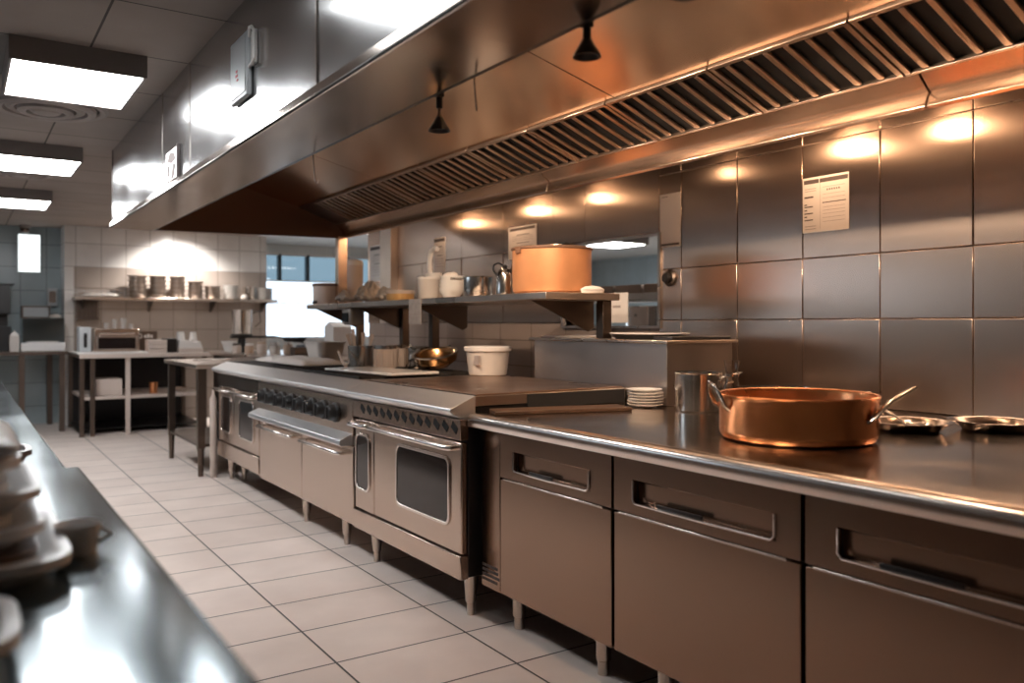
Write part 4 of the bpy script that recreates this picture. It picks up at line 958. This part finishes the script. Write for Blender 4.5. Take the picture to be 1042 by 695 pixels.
t = thing('toaster_oven', (1.56, 10.95, z5), 'steel toaster oven with a dark glass door on the work table', 'oven')
B().box(1.31, 1.80, 10.78, 11.15, z5, z5 + .27).build('body', 'st_front', t, bevel=.008)
B().box(1.335, 1.775, 10.765, 10.78, z5 + .02, z5 + .19).build('door', 'chrome', t, bevel=.004)
B().box(1.355, 1.755, 10.76, 10.766, z5 + .035, z5 + .165).build('door_glass', 'glassdark', t)
B().tube([(1.36, 10.78, z5 + .215), (1.37, 10.735, z5 + .215), (1.56, 10.73, z5 + .212), (1.74, 10.735, z5 + .215), (1.75, 10.78, z5 + .215)], .011, 8).build('handle', 'chrome', t)
t = thing('paper_dispenser', (1.225, 10.9, z5), 'white upright dispenser with a dark slot beside the toaster oven', 'dispenser')
B().box(1.16, 1.285, 10.80, 11.05, z5, z5 + .29).build('body', 'boxgrey', t, bevel=.008)
B().prism(rrect(1.205, 1.242, z5 + .05, z5 + .22, .015), 10.793, 10.802, 'y').build('slot', 'black', t)
for x, r, h, lab in ((1.46, .028, .07, 'small glass leftmost on the toaster oven'), (1.55, .026, .11, 'tall narrow glass on the toaster oven'), (1.645, .034, .125, 'largest glass on the toaster oven'), (1.73, .026, .06, 'short glass rightmost on the toaster oven')):
    tag(B().lathe((x, 10.9, z5 + .2705), [(0, 0), (r * .8, 0), (r, h), (r * .9, h), (r * .72, .008), (0, .008)], 20).build('drinking_glass', 'glassy', origin=(x, 10.9, z5 + .2705)), lab, 'glass')
for k, nme in enumerate(('bottom', 'middle', 'top')):
    tag(B().box(2.0 - .11, 2.0 + .10, 10.72, 10.95, zt2 + .053 * k, zt2 + .053 * k + .050).build('flat_box', 'crock', origin=(2, 10.9, zt2 + .053 * k), bevel=.004), '%s one of three flat tan boxes right of the toaster oven' % nme, 'box')
t = thing('menu_card', (1.95, 11.1, zt2), 'small dark card sign with pale marks behind the tan boxes', 'sign')
B().box(1.80, 2.05, 11.05, 11.06, zt2, zt2 + .26).build('board', 'darksteel', t)
b = B().lathe((1.85, 11.049, zt2 + .20), [(.018, 0), (.03, 0), (.03, .003), (.018, .003)], 20, (0, -1, 0))
for k in range(3): b.box(1.90 + k * .035, 1.925 + k * .035, 11.045, 11.049, zt2 + .18, zt2 + .20 + .012 * (k % 2 + 1))
b.build('marks', 'paper', t)
tag(B().box(2.11, 2.23, 10.80, 11.1, zt2, zt2 + .17).build('black_bin', 'black', origin=(2.17, 10.9, zt2), bevel=.005), 'black bin between the tan boxes and the white cup dispenser', 'bin')
t = thing('cup_dispenser', (2.38, 10.9, zt2), 'white box with two upturned cups on the work table', 'dispenser')
B().box(2.24, 2.53, 10.75, 11.05, zt2, zt2 + .05).build('base_tray', 'crock', t, bevel=.006)
B().prism([(2.25, zt2 + .05), (2.53, zt2 + .05), (2.50, zt2 + .13), (2.42, zt2 + .125), (2.38, zt2 + .145), (2.26, zt2 + .15)], 10.78, 11.0).build('holder', 'white', t, bevel=.004)
for x, z, r, lab in ((2.29, .145, .055, 'larger upturned white cup on the cup dispenser'), (2.44, .140, .045, 'smaller upturned white cup on the cup dispenser')):
    tag(B().lathe((x, 10.9, zt2 + z + .006), [(0, .10), (r * .72, .10), (r, 0), (r * .94, 0), (r * .66, .094), (0, .094)], 24).build('cup', 'white', origin=(x, 10.9, zt2 + z + .006)), lab, 'cup')
zz = .4555
tag(B().box(1.33, 1.61, 10.75, 11.1, zz, zz + .195).build('storage_box', 'crock', origin=(1.5, 10.9, zz), bevel=.008), 'beige box on the lower shelf of the work table', 'box')
tag(B().lathe((1.97, 10.85, zz), [(0, 0), (.045, 0), (.05, .13), (.045, .13), (.04, .008), (0, .008)], 24).build('copper_cup', 'copper', origin=(1.97, 10.85, zz)), 'small copper cup on the lower shelf of the work table', 'cup')
tag(B().lathe((2.3, 10.9, zz), [(0, 0), (.05, 0), (.10, .05), (.095, .05), (.045, .008), (0, .008)], 24).build('metal_bowl', 'st', origin=(2.3, 10.9, zz)), 'small metal bowl on the lower shelf behind the prep table', 'bowl')

# recess counter at far left
t = thing('recess_counter', (.3, 11.9, 0), 'dark topped counter in the tiled recess at the far left', 'counter')
B().box(-.9, 1.10, 11.35, 12.44, .925, .965).build('top', 'darksteel', t, bevel=.004)
for x, y in ((-.8, 11.42), (.62, 11.42), (1.04, 11.42), (.98, 12.3), (-.8, 12.3)): B().box(x - .03, x + .03, y - .03, y + .03, 0, .925).build('leg', 'darksteel', t)
zr = .9655
t = thing('food_warmer', (.9, 11.85, zr), 'boxy stainless food warmer on the recess counter', 'appliance')
B().box(.64, 1.09, 11.65, 12.15, zr, zr + .40).build('body', 'st_table', t, bevel=.006)
B().box(.62, 1.09, 11.56, 11.66, zr, zr + .10).build('front_tray', 'st_bull', t, bevel=.006)
B().lathe((.85, 11.60, zr + .103), [(0, .0), (.16, .0), (.18, .012), (0, .016)], 28, squash=(1, .3)).build('tray_lid', 'white', t)
t = thing('warming_cabinet', (.86, 12.3, zr), 'grey backed cabinet standing behind the food warmer', 'appliance')
B().box(.66, .98, 12.22, 12.43, zr, zr + .56).build('body', 'darksteel', t, bevel=.006)
B().box(.68, .96, 12.21, 12.221, zr + .42, zr + .54).build('panel', 'boxgrey', t)
tag(B().lathe((1.02, 12.0, zr + .4005), [(0, 0), (.06, 0), (.075, .02), (.05, .05), (0, .06)], 18).build('white_towel', 'cloth', origin=(1.02, 12.0, zr + .4), noise=.02, subd=1), 'small white towel on top of the food warmer', 'towel')
t = thing('coffee_machine', (.42, 11.9, zr), 'black coffee machine at the left edge of the recess counter', 'coffee machine')
B().box(.30, .53, 11.75, 12.2, zr, zr + .30).build('body', 'black', t, bevel=.01)
B().box(.26, .52, 11.70, 12.2, zr + .45, zr + .80).build('upper_housing', 'blackplastic', t, bevel=.01)
B().box(.28, .50, 11.95, 12.2, zr + .30, zr + .45).build('neck', 'black', t)
B().box(.24, .56, 11.68, 12.2, zr + .80, zr + .815).build('top_lid', 'black', t)
t = thing('milk_carton', (.56, 11.55, zr), 'pale carton standing in front of the black coffee machine', 'carton')
B().box(.50, .60, 11.5, 11.6, zr, zr + .19).build('body', 'tubwhite', t, bevel=.004)
B().prism([(.50, zr + .19), (.60, zr + .19), (.55, zr + .25)], 11.5, 11.6).build('gable', 'white', t)
t = thing('soap_dispenser', (1.0, 12.44, 1.64), 'clear wall soap dispenser on the pale blue tiles', 'dispenser')
B().box(.95, 1.08, 12.34, 12.44, 1.52, 1.76).build('casing', 'boxgrey', t, bevel=.02)
B().prism(rrect(.975, 1.055, 1.57, 1.72, .02), 12.332, 12.342, 'y').build('inset', 'darksteel', t)
t = thing('lit_panel', (.76, 12.44, 2.2), 'glowing white rectangular panel on the recess wall', 'light panel')
B().box(.625, .885, 12.38, 12.44, 1.955, 2.45).build('frame', 'boxgrey', t, bevel=.004)
B().box(.635, .875, 12.37, 12.381, 1.965, 2.44).build('face', 'sign_lit', t)
t = thing('security_camera', (.70, 12.30, 2.50), 'small round grey camera at the ceiling above the glowing panel', 'camera')
B().lathe((.70, 12.25, CE), [(0, 0), (.07, 0), (.065, -.03), (.05, -.04), (0, -.04)], 24).build('mount', 'ventm', t)
B().lathe((.70, 12.25, CE - .04), [(.05, 0), (.055, -.02), (.035, -.055), (0, -.065)], 24).build('dome', 'darksteel', t)

# ================================================================== NEXT ROOM seen through the pass opening
t = thing('storage_rack', (5.2, 5.7, 0), 'pale steel shelf rack seen through the pass opening', 'shelf')
for z in (1.50,): B().box(4.9, 5.5, 4.7, 7.2, z, z + .06).build('shelf_board', 'paint', t, bevel=.004)
B().box(4.9, 5.5, 4.7, 7.2, 1.10, 1.16).build('shelf_board', 'paint', t, bevel=.004)
for x, y in ((4.93, 4.74), (4.93, 7.16), (5.47, 4.74), (5.47, 7.16)): B().box(x - .025, x + .025, y - .025, y + .025, 0, 1.7).build('leg', 'darksteel', t)
bx = None
for k in range(12):
    y = 4.85 + k * .19
    lab = 'small brown box in the row on the shelf beyond the pass opening'
    if bx is None:
        bx = tag(B().box(-.08, .08, -.085, .085, 0, .085).build('brown_box', 'card', bevel=.006), lab, 'box', 'brown boxes in the next room'); bx.location = (5.1, y, 1.5605)
    else: dup(bx, (5.1 + .02 * (k % 2), y, 1.5605), lab)
t = thing('big_pot', (5.15, 5.55, 1.1605), 'tall steel pot on the rack beyond the pass opening', 'pot')
B().lathe((5.15, 5.55, 1.1605), [(0, 0), (.2, 0), (.21, .01), (.21, .28), (.22, .29), (.2, .29), (.195, .012), (0, .012)], 40).build('body', 'st_pot', t)
B().box(4.925, 4.945, 5.50, 5.60, 1.36, 1.38).build('handle', 'st_pot', t)
t = tag(B().box(3.66, 3.664, 4.15, 4.36, 1.30, 1.50).build('hanging_note', 'paper', origin=(3.66, 4.25, 1.3)), 'white note standing in the pass opening right of the orange pot', 'paper')
B().box(3.6585, 3.66, 4.22, 4.30, 1.40, 1.415).build('printing', 'inkgrey', t)
t = thing('prep_counter', (6.0, 10.6, 0), 'low steel counter under the bright window of the next room', 'counter')
B().box(4.3, 8.2, 11.3, 12.3, .86, .90).build('top', 'st', t, bevel=.004)
B().box(4.35, 8.15, 11.35, 12.25, 0, .86).build('body', 'darksteel', t)
for x, r, h, lab in ((4.65, .10, .17, 'grey pot leftmost in front of the bright window'), (5.0, .13, .20, 'grey pot second in front of the bright window'), (5.6, .14, .22, 'large grey pot in front of the bright window')):
    t = thing('grey_pot', (x, 11.8, .9005), lab, 'pot')
    B().lathe((x, 11.8, .9005), [(0, 0), (r, 0), (r, h), (r + .01, h), (r * .95, h), (r * .93, .01), (0, .01)], 28).build('body', 'st', t)
    B().lathe((x, 11.8, .9005), [(0, h + .03), (.02, h + .028), (.02, h + .012), (r, h + .002)], 28).build('lid', 'st', t)

# ================================================================== LIGHTS / WORLD / CAMERA
l = bpy.data.lights.new('downlight', 'SPOT'); l.energy = 300; l.color = (1, .95, .9); l.spot_size = math.radians(125); l.spot_blend = .9; l.shadow_soft_size = .05
lo = bpy.data.objects.new('downlight_beam', l); COL.objects.link(lo); lo.location = (2.45, 11.45, 2.535); lo.rotation_euler = (math.radians(22), 0, 0)
lo.parent = None
dl = [o for o in bpy.data.objects if o.name == 'downlight'][0]; lo.parent = dl; lo.location = (0, 0, -.015)

wd = bpy.data.worlds.new('sky'); SC.world = wd; wd.use_nodes = True
bg = wd.node_tree.nodes['Background']; bg.inputs[0].default_value = (.78, .90, 1, 1); bg.inputs[1].default_value = 2.6

cam = bpy.data.cameras.new('camera'); co = bpy.data.objects.new('camera', cam); COL.objects.link(co)
yaw = math.atan(563 / 850)
co.location = (0, 0, 1.29); co.rotation_euler = (PI / 2, 0, -yaw)
cam.sensor_width = 36; cam.lens = 850 / 1042 * 36; cam.shift_y = -17.5 / 1042; cam.clip_start = .02; cam.clip_end = 100
cam.dof.use_dof = True; cam.dof.focus_distance = 3.5; cam.dof.aperture_fstop = 1.9
SC.camera = co
vs_ = SC.view_settings; vs_.view_transform = 'Standard'; vs_.look = 'None'; vs_.gamma = 1; vs_.use_curve_mapping = False; vs_.exposure = 0
